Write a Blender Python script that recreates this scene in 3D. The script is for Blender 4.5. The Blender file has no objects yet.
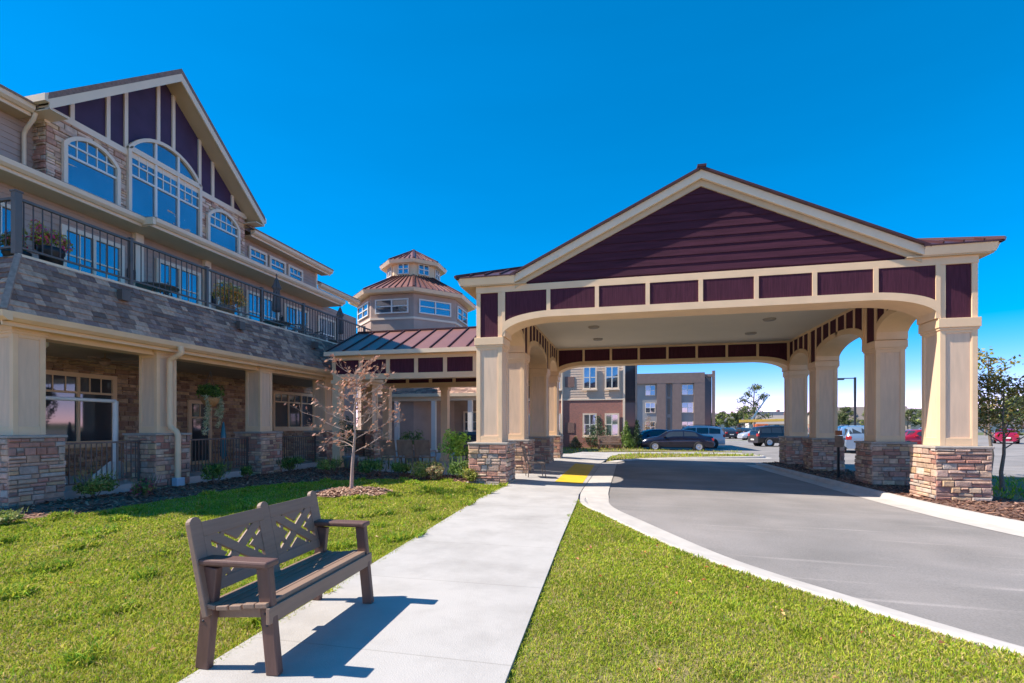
import bpy, bmesh, math, random
import numpy as np
from mathutils import Vector, Matrix
R = math.radians
sc = bpy.context.scene
COL = sc.collection
rnd = random.Random(7)

# ------------------------------------------------------------------ camera, light, sky
CAM_H, YAW, FPX, HOR = 1.5, R(13.06), 500.0, 426.0
cd = bpy.data.cameras.new('camera'); cam = bpy.data.objects.new('camera', cd); COL.objects.link(cam)
cam.location = (0, 0, CAM_H); cam.rotation_euler = (R(90), 0, YAW)
cd.sensor_width = 36; cd.lens = FPX/1024*36; cd.shift_y = (HOR-341.5)/1024
cd.clip_start = 0.05; cd.clip_end = 5000
sc.camera = cam
SUN_AZ, SUN_EL = R(76), R(49)         # shadows fall towards (sin az, cos az)
sdir = Vector((math.sin(SUN_AZ)*math.cos(SUN_EL), math.cos(SUN_AZ)*math.cos(SUN_EL), -math.sin(SUN_EL)))
sl = bpy.data.lights.new('sun', 'SUN'); so = bpy.data.objects.new('sun', sl); COL.objects.link(so)
sl.energy = 2.0; sl.angle = R(0.5); sl.color = (1.0, 0.93, 0.83)
so.rotation_euler = sdir.to_track_quat('-Z', 'Y').to_euler(); so.location = (-20, -10, 30)
w = bpy.data.worlds.new('World'); sc.world = w; w.use_nodes = True
nt = w.node_tree; nt.nodes.clear()
sky = nt.nodes.new('ShaderNodeTexSky'); sky.sky_type = 'NISHITA'; sky.sun_disc = False
sky.sun_elevation = SUN_EL; sky.sun_rotation = math.atan2(-sdir.x, -sdir.y) % (2*math.pi)
sky.air_density = 0.35; sky.dust_density = 0.05; sky.ozone_density = 1.2; sky.altitude = 200
hs = nt.nodes.new('ShaderNodeHueSaturation'); hs.inputs['Saturation'].default_value = 1.8; hs.inputs['Value'].default_value = 1.36; hs.inputs['Hue'].default_value = 0.5
gm = nt.nodes.new('ShaderNodeGamma'); gm.inputs[1].default_value = 0.7
bg = nt.nodes.new('ShaderNodeBackground'); bg.inputs['Strength'].default_value = 0.15
wo = nt.nodes.new('ShaderNodeOutputWorld')
nt.links.new(sky.outputs[0], gm.inputs[0]); nt.links.new(gm.outputs[0], hs.inputs['Color'])
tn = nt.nodes.new('ShaderNodeMix'); tn.data_type = 'RGBA'; tn.blend_type = 'MULTIPLY'; tn.inputs[0].default_value = 1; tn.inputs[7].default_value = (1.85, .70, .63, 1)
nt.links.new(hs.outputs[0], tn.inputs[6]); wc = nt.nodes.new('ShaderNodeTexCoord'); wm = nt.nodes.new('ShaderNodeMapping'); wm.inputs['Scale'].default_value = (2, 5, 14); wm.inputs['Rotation'].default_value = (0.2, 0.25, 0.6)
wn = nt.nodes.new('ShaderNodeTexNoise'); wn.inputs['Scale'].default_value = 1.3; wn.inputs['Detail'].default_value = 6        # the faintest high cirrus
wr = nt.nodes.new('ShaderNodeMapRange'); wr.inputs['To Min'].default_value = .955; wr.inputs['To Max'].default_value = 1.06
wx = nt.nodes.new('ShaderNodeMix'); wx.data_type = 'RGBA'; wx.blend_type = 'MULTIPLY'; wx.inputs[0].default_value = 1
nt.links.new(wc.outputs['Generated'], wm.inputs[0]); nt.links.new(wm.outputs[0], wn.inputs['Vector']); nt.links.new(wn.outputs['Fac'], wr.inputs[0])
nt.links.new(tn.outputs[2], wx.inputs[6]); nt.links.new(wr.outputs[0], wx.inputs[7]); nt.links.new(wx.outputs[2], bg.inputs[0]); nt.links.new(bg.outputs[0], wo.inputs[0])
sc.view_settings.view_transform = 'Standard'; sc.view_settings.look = 'None'
sc.view_settings.exposure = 2.05; sc.view_settings.gamma = 1
sc.view_settings.use_curve_mapping = False
sc.cycles.max_bounces = 8; sc.cycles.diffuse_bounces = 4; sc.cycles.glossy_bounces = 4
sc.cycles.use_denoising = True

# ------------------------------------------------------------------ materials
def pmat(name, base, var=0.12, scale=3.0, rough=0.6, bump=0.0, bscale=40.0, metal=0.0, attr=False, spec=0.5, base2=None, detail=4.0, stretch=None, trans=0.0):
    m = bpy.data.materials.new(name); m.use_nodes = True
    n, l = m.node_tree.nodes, m.node_tree.links
    p = n['Principled BSDF']
    p.inputs['Roughness'].default_value = rough; p.inputs['Metallic'].default_value = metal
    p.inputs['Specular IOR Level'].default_value = spec
    g = n.new('ShaderNodeTexCoord')
    src = g.outputs['Object']
    if stretch:
        mp = n.new('ShaderNodeMapping'); mp.inputs['Scale'].default_value = stretch
        l.new(src, mp.inputs[0]); src = mp.outputs[0]
    t = n.new('ShaderNodeTexNoise'); t.inputs['Scale'].default_value = scale; t.inputs['Detail'].default_value = detail
    l.new(src, t.inputs['Vector'])
    r = n.new('ShaderNodeValToRGB')
    r.color_ramp.elements[0].position = 0.3; r.color_ramp.elements[1].position = 0.7
    c2 = base2 if base2 else tuple(c*(1+var) for c in base)
    c1 = base if base2 else tuple(c*(1-var) for c in base)
    r.color_ramp.elements[0].color = (*c1, 1); r.color_ramp.elements[1].color = (*c2, 1)
    l.new(t.outputs['Fac'], r.inputs[0]); out = r.outputs[0]
    if attr:
        a = n.new('ShaderNodeVertexColor'); a.layer_name = 'Col'
        x = n.new('ShaderNodeMix'); x.data_type = 'RGBA'; x.blend_type = 'MULTIPLY'; x.inputs[0].default_value = 1
        l.new(out, x.inputs[6]); l.new(a.outputs[0], x.inputs[7]); out = x.outputs[2]
    l.new(out, p.inputs['Base Color'])
    if bump:
        t2 = n.new('ShaderNodeTexNoise'); t2.inputs['Scale'].default_value = bscale; t2.inputs['Detail'].default_value = 5
        l.new(src, t2.inputs['Vector'])
        b = n.new('ShaderNodeBump'); b.inputs['Strength'].default_value = bump; b.inputs['Distance'].default_value = 0.02
        l.new(t2.outputs['Fac'], b.inputs['Height']); l.new(b.outputs[0], p.inputs['Normal'])
    if trans:
        p.inputs['Transmission Weight'].default_value = 0
        tr = n.new('ShaderNodeBsdfTranslucent'); mx = n.new('ShaderNodeMixShader'); mx.inputs[0].default_value = trans
        o = n['Material Output']; l.new(out, tr.inputs[0]); l.new(p.outputs[0], mx.inputs[1]); l.new(tr.outputs[0], mx.inputs[2]); l.new(mx.outputs[0], o.inputs[0])
    return m
M = {}
M['cream'] = pmat('cream_trim_paint', (0.86, 0.585, 0.345), 0.06, 2.0, 0.55, 0.05, 60)
M['cream_panel'] = pmat('cream_panel_board', (0.79, 0.555, 0.37), 0.07, 4.0, 0.65, 0.12, 90, stretch=(3, 3, .4))
M['fascia'] = pmat('fascia_metal', (0.86, 0.66, 0.46), 0.04, 2.0, 0.4)
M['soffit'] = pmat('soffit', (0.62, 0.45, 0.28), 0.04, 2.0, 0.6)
M['plum'] = pmat('plum_siding', (0.068, 0.020, 0.034), 0.22, 3.0, 0.75, 0.25, 30, stretch=(.4, .4, 6), spec=.15)
M['plum_panel'] = pmat('plum_panel', (0.080, 0.023, 0.038), 0.22, 5.0, 0.75, 0.25, 30, stretch=(6, 6, .4), spec=.15)
M['purple_wall'] = pmat('purple_gable_board', (0.055, 0.028, 0.075), 0.15, 2.0, 0.7)
M['ceiling'] = pmat('canopy_ceiling', (0.80, 0.69, 0.54), 0.02, 1.0, 0.8)
M['siding'] = pmat('taupe_siding', (0.46, 0.33, 0.265), 0.07, 2.0, 0.7, 0.08, 40)
M['stone'] = pmat('ledgestone', (1.15, 1.10, 1.06), 0.2, 9.0, 0.85, 0.5, 28, attr=True)
M['mortar'] = pmat('mortar', (0.26, 0.22, 0.18), 0.15, 20.0, 0.9, 0.3, 60)
M['cap'] = pmat('limestone_cap', (0.42, 0.36, 0.30), 0.12, 8.0, 0.8, 0.4, 35)
M['shingle'] = pmat('asphalt_shingle', (1.65, 1.38, 1.22), 0.2, 14.0, 0.9, 0.35, 120, attr=True)
M['metal_roof'] = pmat('standing_seam_metal', (0.30, 0.135, 0.105), 0.08, 1.0, 0.42, 0.0, metal=0.35)
M['metal_dark'] = pmat('seam_edge_metal', (0.10, 0.036, 0.032), 0.1, 2.0, 0.4, metal=0.3)
M['glass'] = pmat('window_glass', (0.26, 0.32, 0.38), 0.12, 0.9, 0.04, metal=0.85, bump=.06, bscale=1.2)
M['glass_porch'] = pmat('porch_glass', (0.14, 0.15, 0.16), 0.05, 0.6, 0.04, metal=0.6)
M['glass_dark'] = pmat('dark_glass', (0.035, 0.04, 0.045), 0.05, 0.6, 0.04, spec=0.9)
M['white'] = pmat('white_paint', (0.82, 0.77, 0.69), 0.03, 3.0, 0.45)
M['frame_cream'] = pmat('window_trim', (0.86, 0.69, 0.52), 0.03, 3.0, 0.5)
M['bronze'] = pmat('bronze_metal', (0.17, 0.135, 0.118), 0.1, 4.0, 0.5, metal=0.4)
M['baluster'] = pmat('baluster_metal', (0.085, 0.066, 0.060), 0.1, 4.0, 0.5)
M['black'] = pmat('black_metal', (0.02, 0.02, 0.022), 0.1, 4.0, 0.4)
M['concrete'] = pmat('walk_concrete', (0.43, 0.40, 0.37), 0.06, 1.6, 0.85, 0.25, 120, detail=8)
def joints(m, pitch):            # tooled joints across the slab, and broad faint stains
    n, l = m.node_tree.nodes, m.node_tree.links; p = n['Principled BSDF']; src = p.inputs['Base Color'].links[0].from_socket
    g = n.new('ShaderNodeTexCoord'); s_ = n.new('ShaderNodeSeparateXYZ'); l.new(g.outputs['Object'], s_.inputs[0])
    a = n.new('ShaderNodeMath'); a.operation = 'PINGPONG'; a.inputs[1].default_value = pitch/2; l.new(s_.outputs[1], a.inputs[0])
    b = n.new('ShaderNodeMath'); b.operation = 'LESS_THAN'; b.inputs[1].default_value = .006; l.new(a.outputs[0], b.inputs[0])
    x = n.new('ShaderNodeMix'); x.data_type = 'RGBA'; x.blend_type = 'MULTIPLY'; x.inputs[7].default_value = (.80, .79, .77, 1); l.new(b.outputs[0], x.inputs[0]); l.new(src, x.inputs[6])
    t = n.new('ShaderNodeTexNoise'); t.inputs['Scale'].default_value = .9; t.inputs['Detail'].default_value = 10; t.inputs['Roughness'].default_value = .7; l.new(g.outputs['Object'], t.inputs['Vector'])
    r = n.new('ShaderNodeValToRGB'); r.color_ramp.elements[0].position = .30; r.color_ramp.elements[1].position = .55; r.color_ramp.elements[0].color = (.80, .79, .78, 1); r.color_ramp.elements[1].color = (1.04, 1.04, 1.04, 1); l.new(t.outputs['Fac'], r.inputs[0])
    y = n.new('ShaderNodeMix'); y.data_type = 'RGBA'; y.blend_type = 'MULTIPLY'; y.inputs[0].default_value = 1; l.new(x.outputs[2], y.inputs[6]); l.new(r.outputs[0], y.inputs[7]); l.new(y.outputs[2], p.inputs['Base Color'])
joints(M['concrete'], 1.52)
M['kerb'] = pmat('kerb_concrete', (0.50, 0.455, 0.41), 0.10, 3.0, 0.85, 0.25, 90, detail=8)
M['mulch'] = pmat('bark_mulch', (1.7, 1.5, 1.4), 0.3, 30.0, 0.95, 0.6, 50, attr=True)
M['soil'] = pmat('lawn_soil', (0.17, 0.15, 0.05), 0.4, 2.5, 0.95, 0.5, 60, base2=(0.27, 0.21, 0.10), detail=8)
M['grass'] = pmat('grass_blades', (1.12, 1.06, 0.95), 0.15, 1.2, 0.85, attr=True, trans=0.35, spec=0.15)
M['field'] = pmat('far_grass', (0.085, 0.11, 0.030), 0.3, 0.25, 0.95, base2=(0.14, 0.14, 0.05), detail=8)
M['bark'] = pmat('bark', (0.20, 0.155, 0.12), 0.25, 20.0, 0.9, 0.4, 40)
M['twig'] = pmat('pale_twig', (0.44, 0.31, 0.25), 0.15, 20.0, 0.85)
M['leaf'] = pmat('leaf', (1.6, 1.5, 1.4), 0.15, 5.0, 0.55, attr=True, trans=0.3)
M['bench'] = pmat('bench_slat_lumber', (0.27, 0.172, 0.118), 0.08, 6.0, 0.55, 0.12, 60, stretch=(8, .6, 8))
M['bench_leg'] = pmat('bench_leg_lumber', (0.135, 0.068, 0.050), 0.12, 6.0, 0.5, 0.12, 60, stretch=(8, 8, .6))
M['yellow'] = pmat('tactile_yellow', (0.72, 0.47, 0.02), 0.08, 4.0, 0.7)
M['tyre'] = pmat('tyre_rubber', (0.02, 0.02, 0.02), 0.1, 5.0, 0.8)
M['rim'] = pmat('alloy', (0.5, 0.5, 0.52), 0.03, 5.0, 0.3, metal=0.7)
M['red_lamp'] = pmat('tail_lens', (0.45, 0.02, 0.02), 0.03, 5.0, 0.2)
M['clear_lamp'] = pmat('head_lens', (0.75, 0.75, 0.75), 0.03, 5.0, 0.15)
M['brown_wood'] = pmat('brown_wood', (0.27, 0.165, 0.10), 0.2, 6.0, 0.6, 0.1, 40)
M['terracotta'] = pmat('coir', (0.50, 0.24, 0.08), 0.2, 20.0, 0.9)
M['umbrella'] = pmat('umbrella_cloth', (0.16, 0.13, 0.12), 0.1, 6.0, 0.9)
M['pot'] = pmat('grey_pot', (0.20, 0.20, 0.20), 0.1, 6.0, 0.6)
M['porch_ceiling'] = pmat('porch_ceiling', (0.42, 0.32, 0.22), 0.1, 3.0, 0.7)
def asphalt():
    m = pmat('asphalt', (0.23, 0.21, 0.195), 0.1, 0.7, 0.9, 0.35, 160, base2=(0.315, 0.285, 0.268), detail=10)
    n, l = m.node_tree.nodes, m.node_tree.links; p = n['Principled BSDF']; src = p.inputs['Base Color'].links[0].from_socket
    g = n.new('ShaderNodeTexCoord'); w_ = n.new('ShaderNodeTexNoise'); w_.inputs['Scale'].default_value = .25; w_.inputs['Detail'].default_value = 3; w_.inputs['Distortion'].default_value = 1.5; l.new(g.outputs['Object'], w_.inputs['Vector'])
    v = n.new('ShaderNodeTexNoise'); v.inputs['Scale'].default_value = 1.0; v.inputs['Detail'].default_value = 8; mp = n.new('ShaderNodeMapping'); mp.inputs['Scale'].default_value = (.35, 7, 1); mp.inputs['Rotation'].default_value = (0, 0, R(35)); l.new(g.outputs['Object'], mp.inputs[0]); l.new(mp.outputs[0], v.inputs['Vector'])
    q_ = n.new('ShaderNodeTexNoise'); q_.inputs['Scale'].default_value = 55; q_.inputs['Detail'].default_value = 2; l.new(g.outputs['Object'], q_.inputs['Vector'])
    for t, lo, hi, c in ((w_, .40, .62, (1.10, 1.08, 1.07, 1)), (v, .60, .74, (1.22, 1.21, 1.20, 1)), (q_, .35, .65, (1.12, 1.12, 1.11, 1))):     # worn patches, pale tyre scuffs
        r = n.new('ShaderNodeValToRGB'); r.color_ramp.elements[0].position = lo; r.color_ramp.elements[1].position = hi; r.color_ramp.elements[0].color = (.90, .90, .90, 1); r.color_ramp.elements[1].color = c
        x = n.new('ShaderNodeMix'); x.data_type = 'RGBA'; x.blend_type = 'MULTIPLY'; x.inputs[0].default_value = 1; l.new(t.outputs['Fac'], r.inputs[0]); l.new(src, x.inputs[6]); l.new(r.outputs[0], x.inputs[7]); src = x.outputs[2]
    l.new(src, p.inputs['Base Color'])
    return m
M['asphalt'] = asphalt()
def brick():
    m = bpy.data.materials.new('red_brick'); m.use_nodes = True
    n, l = m.node_tree.nodes, m.node_tree.links; p = n['Principled BSDF']; p.inputs['Roughness'].default_value = .9
    g = n.new('ShaderNodeTexCoord'); mp = n.new('ShaderNodeMapping'); mp.inputs['Rotation'].default_value = (R(90), 0, 0)
    b = n.new('ShaderNodeTexBrick'); b.inputs['Scale'].default_value = 4.5; b.inputs['Color1'].default_value = (.46, .17, .125, 1); b.inputs['Color2'].default_value = (.33, .14, .11, 1)
    b.inputs['Mortar'].default_value = (.38, .30, .26, 1); b.inputs['Mortar Size'].default_value = .02
    l.new(g.outputs['Object'], mp.inputs[0]); l.new(mp.outputs[0], b.inputs[0]); l.new(b.outputs[0], p.inputs[0]); return m
M['brick'] = brick()
_pc = {}
def paint(name, c, rough=0.25, metal=0.3):
    if name not in _pc:
        m = pmat(name, c, 0.02, 1.0, rough, metal=metal); m.node_tree.nodes['Principled BSDF'].inputs['Coat Weight'].default_value = 0.6; _pc[name] = m
    return _pc[name]

# ------------------------------------------------------------------ object helpers
def tag(o, label=None, cat=None, group=None, kind=None):
    for k, v in (('label', label), ('category', cat), ('group', group), ('kind', kind)):
        if v: o[k] = v
    return o
def thing(name, label, cat, loc=(0, 0, 0), rz=0.0, group=None):
    o = bpy.data.objects.new(name, None); COL.objects.link(o); o.location = loc; o.rotation_euler = (0, 0, rz)
    o.empty_display_size = .2
    return tag(o, label, cat, group)
def root_loc(o):
    v = Vector((0, 0, 0))
    while o: v += Vector(o.location); o = o.parent
    return v
kids = {}
def copy_tree(o, parent=None, loc=None, rz=None, label=None, scale=None):
    c = o.copy(); COL.objects.link(c); c.parent = parent
    if loc is not None: c.location = loc
    if rz is not None: c.rotation_euler = (0, 0, rz)
    if scale is not None: c.scale = scale
    if label: c['label'] = label
    for ch in kids.get(o.name, []): kids.setdefault(c.name, []).append(copy_tree(ch, c))
    return c
IDM = Matrix.Identity(4)
def frame(o, u, n):       # local (u, n, v): u along the wall, n outward, v up
    u = Vector(u).normalized(); n = Vector(n).normalized(); v = Vector((0, 0, 1))
    return Matrix(((u.x, n.x, v.x, o[0]), (u.y, n.y, v.y, o[1]), (u.z, n.z, v.z, o[2]), (0, 0, 0, 1)))
class MB:
    def __init__(s, T=None): s.v = []; s.f = []; s.c = []; s.T = T or IDM; s.col = (1, 1, 1); s.sm = []
    def add(s, vs, fs, col=None, smooth=False):
        b = len(s.v); s.v += [tuple(s.T @ Vector(p)) for p in vs]
        for f in fs: s.f.append([b+i for i in f]); s.c.append(col or s.col); s.sm.append(smooth)
        return s
    def box(s, x0, x1, y0, y1, z0, z1, col=None):
        vs = [(x0, y0, z0), (x1, y0, z0), (x1, y1, z0), (x0, y1, z0), (x0, y0, z1), (x1, y0, z1), (x1, y1, z1), (x0, y1, z1)]
        return s.add(vs, [(0, 3, 2, 1), (4, 5, 6, 7), (0, 1, 5, 4), (1, 2, 6, 5), (2, 3, 7, 6), (3, 0, 4, 7)], col)
    def beam(s, a, b, w, h, up=(0, 0, 1), col=None):       # box along a->b, w across, h along up
        a, b = Vector(a), Vector(b); d = (b-a).normalized(); up = Vector(up); sd = d.cross(up)
        if sd.length < 1e-4: sd = d.cross(Vector((1, 0, 0)))
        sd.normalize(); up = sd.cross(d).normalized()
        q = [sd*(w/2*i)+up*(h/2*j) for i, j in ((-1, -1), (1, -1), (1, 1), (-1, 1))]
        vs = [a+k for k in q]+[b+k for k in q]
        return s.add(vs, [(0, 1, 2, 3), (7, 6, 5, 4), (0, 4, 5, 1), (1, 5, 6, 2), (2, 6, 7, 3), (3, 7, 4, 0)], col)
    def prism(s, pts, a, b, axis='y', col=None):            # outline pts in the two other axes, extruded a..b
        def P(p, t): return {'y': (p[0], t, p[1]), 'x': (t, p[0], p[1]), 'z': (p[0], p[1], t)}[axis]
        n = len(pts); vs = [P(p, a) for p in pts]+[P(p, b) for p in pts]
        fs = [tuple(range(n)), tuple(range(2*n-1, n-1, -1))]+[(i, i+n, (i+1) % n+n, (i+1) % n) for i in range(n)]
        return s.add(vs, fs, col)
    def tube(s, pts, rad, n=8, col=None, cap=True):
        pts = [Vector(p) for p in pts]; rr = rad if isinstance(rad, (list, tuple)) else [rad]*len(pts)
        rings = []; ref = None
        for i, p in enumerate(pts):
            d = (pts[min(i+1, len(pts)-1)]-pts[max(i-1, 0)]).normalized()
            if ref is None: ref = d.orthogonal().normalized()
            ref = (ref-d*ref.dot(d)).normalized(); o2 = d.cross(ref)
            rings.append([p+(ref*math.cos(2*math.pi*k/n)+o2*math.sin(2*math.pi*k/n))*rr[i] for k in range(n)])
        vs = [q for r in rings for q in r]; fs = []
        for i in range(len(pts)-1):
            for k in range(n): fs.append((i*n+k, i*n+(k+1) % n, (i+1)*n+(k+1) % n, (i+1)*n+k))
        s.add(vs, fs, col, True)
        if cap: s.add(rings[0], [tuple(range(n-1, -1, -1))], col); s.add(rings[-1], [tuple(range(n))], col)
        return s
    def lathe(s, prof, c=(0, 0, 0), n=16, col=None, smooth=True):
        vs = []; fs = []
        for r, z in prof: vs += [(c[0]+r*math.cos(2*math.pi*k/n), c[1]+r*math.sin(2*math.pi*k/n), c[2]+z) for k in range(n)]
        for i in range(len(prof)-1):
            for k in range(n): fs.append((i*n+k, i*n+(k+1) % n, (i+1)*n+(k+1) % n, (i+1)*n+k))
        return s.add(vs, fs, col, smooth)
    def build(s, name, mat, parent=None, world=True, bevel=0.0, recalc=True, split=False):
        if split:                                                    # one object per connected piece
            p = list(range(len(s.v)))
            def find(i):
                while p[i] != i: p[i] = p[p[i]]; i = p[i]
                return i
            for f in s.f:
                for i in f[1:]: p[find(i)] = find(f[0])
            grp = {}
            for k, f in enumerate(s.f): grp.setdefault(find(f[0]), []).append(k)
            out = []
            for ks in grp.values():
                m = MB(); mp = {}
                for k in ks:
                    g = []
                    for i in s.f[k]:
                        if i not in mp: mp[i] = len(m.v); m.v.append(s.v[i])
                        g.append(mp[i])
                    m.f.append(g); m.c.append(s.c[k]); m.sm.append(s.sm[k])
                out.append(m.build(name, mat, parent, world, bevel, recalc))
            return out[0]
        me = bpy.data.meshes.new(name)
        off = root_loc(parent) if (parent and world) else Vector((0, 0, 0))
        me.from_pydata([(x-off.x, y-off.y, z-off.z) for x, y, z in s.v], [], s.f)
        me.polygons.foreach_set('use_smooth', s.sm)
        ca = me.color_attributes.new('Col', 'FLOAT_COLOR', 'CORNER')
        arr = []
        for f, c in zip(s.f, s.c): arr += [c[0], c[1], c[2], 1.0]*len(f)
        ca.data.foreach_set('color', arr)
        me.update()
        if recalc:
            bm = bmesh.new(); bm.from_mesh(me); bmesh.ops.recalc_face_normals(bm, faces=bm.faces); bm.to_mesh(me); bm.free()
        me.materials.append(mat)
        o = bpy.data.objects.new(name, me); COL.objects.link(o)
        if parent: o.parent = parent; kids.setdefault(parent.name, []).append(o)
        if bevel:
            m = o.modifiers.new('bevel', 'BEVEL'); m.width = bevel; m.segments = 2; m.limit_method = 'ANGLE'; m.angle_limit = R(40); m.harden_normals = False
        return o
def node(name, parent, loc=(0, 0, 0)):
    o = bpy.data.objects.new(name, None); COL.objects.link(o); o.parent = parent; o.location = loc; kids.setdefault(parent.name, []).append(o); return o
def G(u, v, z=0.0):        # the ground point a pixel of the photograph shows
    d = (CAM_H-z)*FPX/(v-HOR); xc = (u-512)/FPX*d; c, s_ = math.cos(YAW), math.sin(YAW)
    return (xc*c-d*s_, xc*s_+d*c)
def inpoly(x, y, poly):
    c = np.zeros(len(x), bool); n = len(poly)
    for i in range(n):
        (x1, y1), (x2, y2) = poly[i], poly[i-1]
        c ^= ((y1 > y) != (y2 > y)) & (x < (x2-x1)*(y-y1)/((y2-y1) if y2 != y1 else 1e-9)+x1)
    return c
def sheet(name, poly, z, mat, cx=(), cy=(), kind='structure', thick=0.0):
    bm = bmesh.new(); bm.faces.new([bm.verts.new((x, y, 0)) for x, y in poly])
    for X in cx: bmesh.ops.bisect_plane(bm, geom=bm.verts[:]+bm.edges[:]+bm.faces[:], plane_co=(X, 0, 0), plane_no=(1, 0, 0))
    for Y in cy: bmesh.ops.bisect_plane(bm, geom=bm.verts[:]+bm.edges[:]+bm.faces[:], plane_co=(0, Y, 0), plane_no=(0, 1, 0))
    for v in bm.verts: v.co.z = z(v.co.x, v.co.y) if callable(z) else z
    if thick:
        r = bmesh.ops.extrude_face_region(bm, geom=bm.faces[:])
        for v in [g for g in r['geom'] if isinstance(g, bmesh.types.BMVert)]: v.co.z -= thick
    bmesh.ops.recalc_face_normals(bm, faces=bm.faces)
    me = bpy.data.meshes.new(name); bm.to_mesh(me); bm.free(); me.materials.append(mat)
    if me.polygons and not thick and me.polygons[0].normal.z < 0: me.flip_normals()
    ca = me.color_attributes.new('Col', 'FLOAT_COLOR', 'CORNER'); ca.data.foreach_set('color', [.1, .06, .045, 1]*len(me.loops))
    o = bpy.data.objects.new(name, me); COL.objects.link(o)
    if kind: o['kind'] = kind
    return o
clamp = lambda t, a=0.0, b=1.0: max(a, min(b, t))

# surfaces built from many pieces
STONE = [(.50, .35, .24), (.46, .29, .20), (.52, .38, .27), (.34, .15, .115), (.40, .20, .155), (.46, .31, .24), (.38, .33, .29), (.55, .41, .27), (.50, .33, .18), (.27, .15, .125), (.44, .38, .32), (.50, .34, .26), (.38, .17, .12), (.48, .30, .22)]
STONE = [tuple(.82*a+.18*b for a, b in zip(c, (.50, .36, .27))) for c in STONE]
DARKSTONE = [(.44, .29, .18), (.38, .24, .15), (.48, .33, .21), (.30, .18, .12), (.42, .29, .20), (.50, .35, .20), (.28, .18, .13)]
def stones(mb, w, h, pal=STONE, hmin=.06, hmax=.17, wmin=.14, wmax=.46, seed=0, dmin=.02, dmax=.06, top=None):
    r = random.Random(seed); v = 0.0
    while v < h-.02:
        hh = min(r.uniform(hmin, hmax), h-v)
        if h-v-hh < .04: hh = h-v
        u = 0.0
        while u < w-.005:
            ww = r.uniform(wmin, wmax)*(0.75 if hh > .12 else 1)
            if w-u-ww < wmin*.6: ww = w-u
            rows = [(v, hh)]
            if hh > .12 and r.random() < .35: rows = [(v, hh*.5), (v+hh*.5, hh*.5)]
            for v0, h0 in rows:
                c = r.choice(pal); k = r.uniform(.8, 1.18); c = tuple(x*k for x in c)
                d = r.uniform(dmin, dmax); g = .008; i = .014
                j = lambda: r.uniform(-.004, .004)
                a0, a1, b0, b1 = u+g+j(), u+ww-g+j(), v0+g+j(), v0+h0-g+j()
                vs = [(a0, 0, b0), (a1, 0, b0), (a1, 0, b1), (a0, 0, b1), (a0, d*.75, b0), (a1, d*.75, b0), (a1, d*.75, b1), (a0, d*.75, b1),
                      (a0+i, d+j(), b0+i), (a1-i, d+j(), b0+i), (a1-i, d+j(), b1-i), (a0+i, d+j(), b1-i)]
                fs = [(8, 9, 10, 11)]
                for q in range(4):
                    p = (q+1) % 4; fs += [(q, p, p+4, q+4), (q+4, p+4, p+8, q+8)]
                mb.add(vs, fs, c)
            u += ww
        v += hh
    return mb
SHINGLE = [(.22, .155, .125), (.30, .215, .17), (.15, .105, .09), (.36, .27, .21), (.25, .19, .165), (.17, .12, .11)]
def shingles(mb, w, slope, A, B, expo=.14, seed=0, pal=SHINGLE, trim=None):
    # rows of tabs on the plane spanned by A (along) and B (up the slope, unit vectors); trim(t) -> (u0, u1) limits at distance t up the slope
    r = random.Random(seed); A = Vector(A); B = Vector(B); N = A.cross(B).normalized()
    if N.z < 0: N = -N
    t = 0.0; row = 0
    while t < slope-.01:
        e = min(expo, slope-t); u0, u1 = trim(t) if trim else (0, w); u = u0-(.15 if row % 2 else 0)
        while u < u1:
            ww = r.choice((.12, .17, .22, .3, .36)); a, b = max(u, u0), min(u+ww, u1)
            if b-a > .01:
                c = r.choice(pal); k = r.uniform(.8, 1.15); c = tuple(x*k for x in c); h = .018+r.choice((0, 0, .008))
                P = lambda x, y, z: A*x+B*y+N*z
                mb.add([P(a, t, 0), P(b-.004, t, 0), P(b-.004, t, h), P(a, t, h), P(b-.004, t+e+.02, .002), P(a, t+e+.02, .002)], [(0, 1, 2, 3), (3, 2, 4, 5), (0, 3, 5), (1, 4, 2)], c)
            u += ww
        t += e; row += 1
    return mb
def laps(mb, h, ext, expo=.18, v0=0.0):        # lap siding in the local wall frame; ext(v) -> (u0, u1)
    v = v0
    while v < h-.01:
        e = min(expo, h-v); a, b = ext(v); c, d = ext(v+e)
        if b-a > .02:
            mb.add([(a, 0, v), (b, 0, v), (b, .022, v), (a, .022, v), (d, .003, v+e), (c, .003, v+e)], [(0, 1, 2, 3), (3, 2, 4, 5)])
        v += e
    return mb
def arch_pts(w, spring, rise, n=14, inset=0.0):
    a = w/2; r = max(rise, .001); Rr = (a*a+r*r)/(2*r); zc = spring+r-Rr; Rr -= inset; a -= inset; t0 = math.acos(min(1, a/Rr))
    return [(w/2+Rr*math.cos(t), zc+Rr*math.sin(t)) for t in [t0+(math.pi-2*t0)*i/n for i in range(n+1)]]
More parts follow.
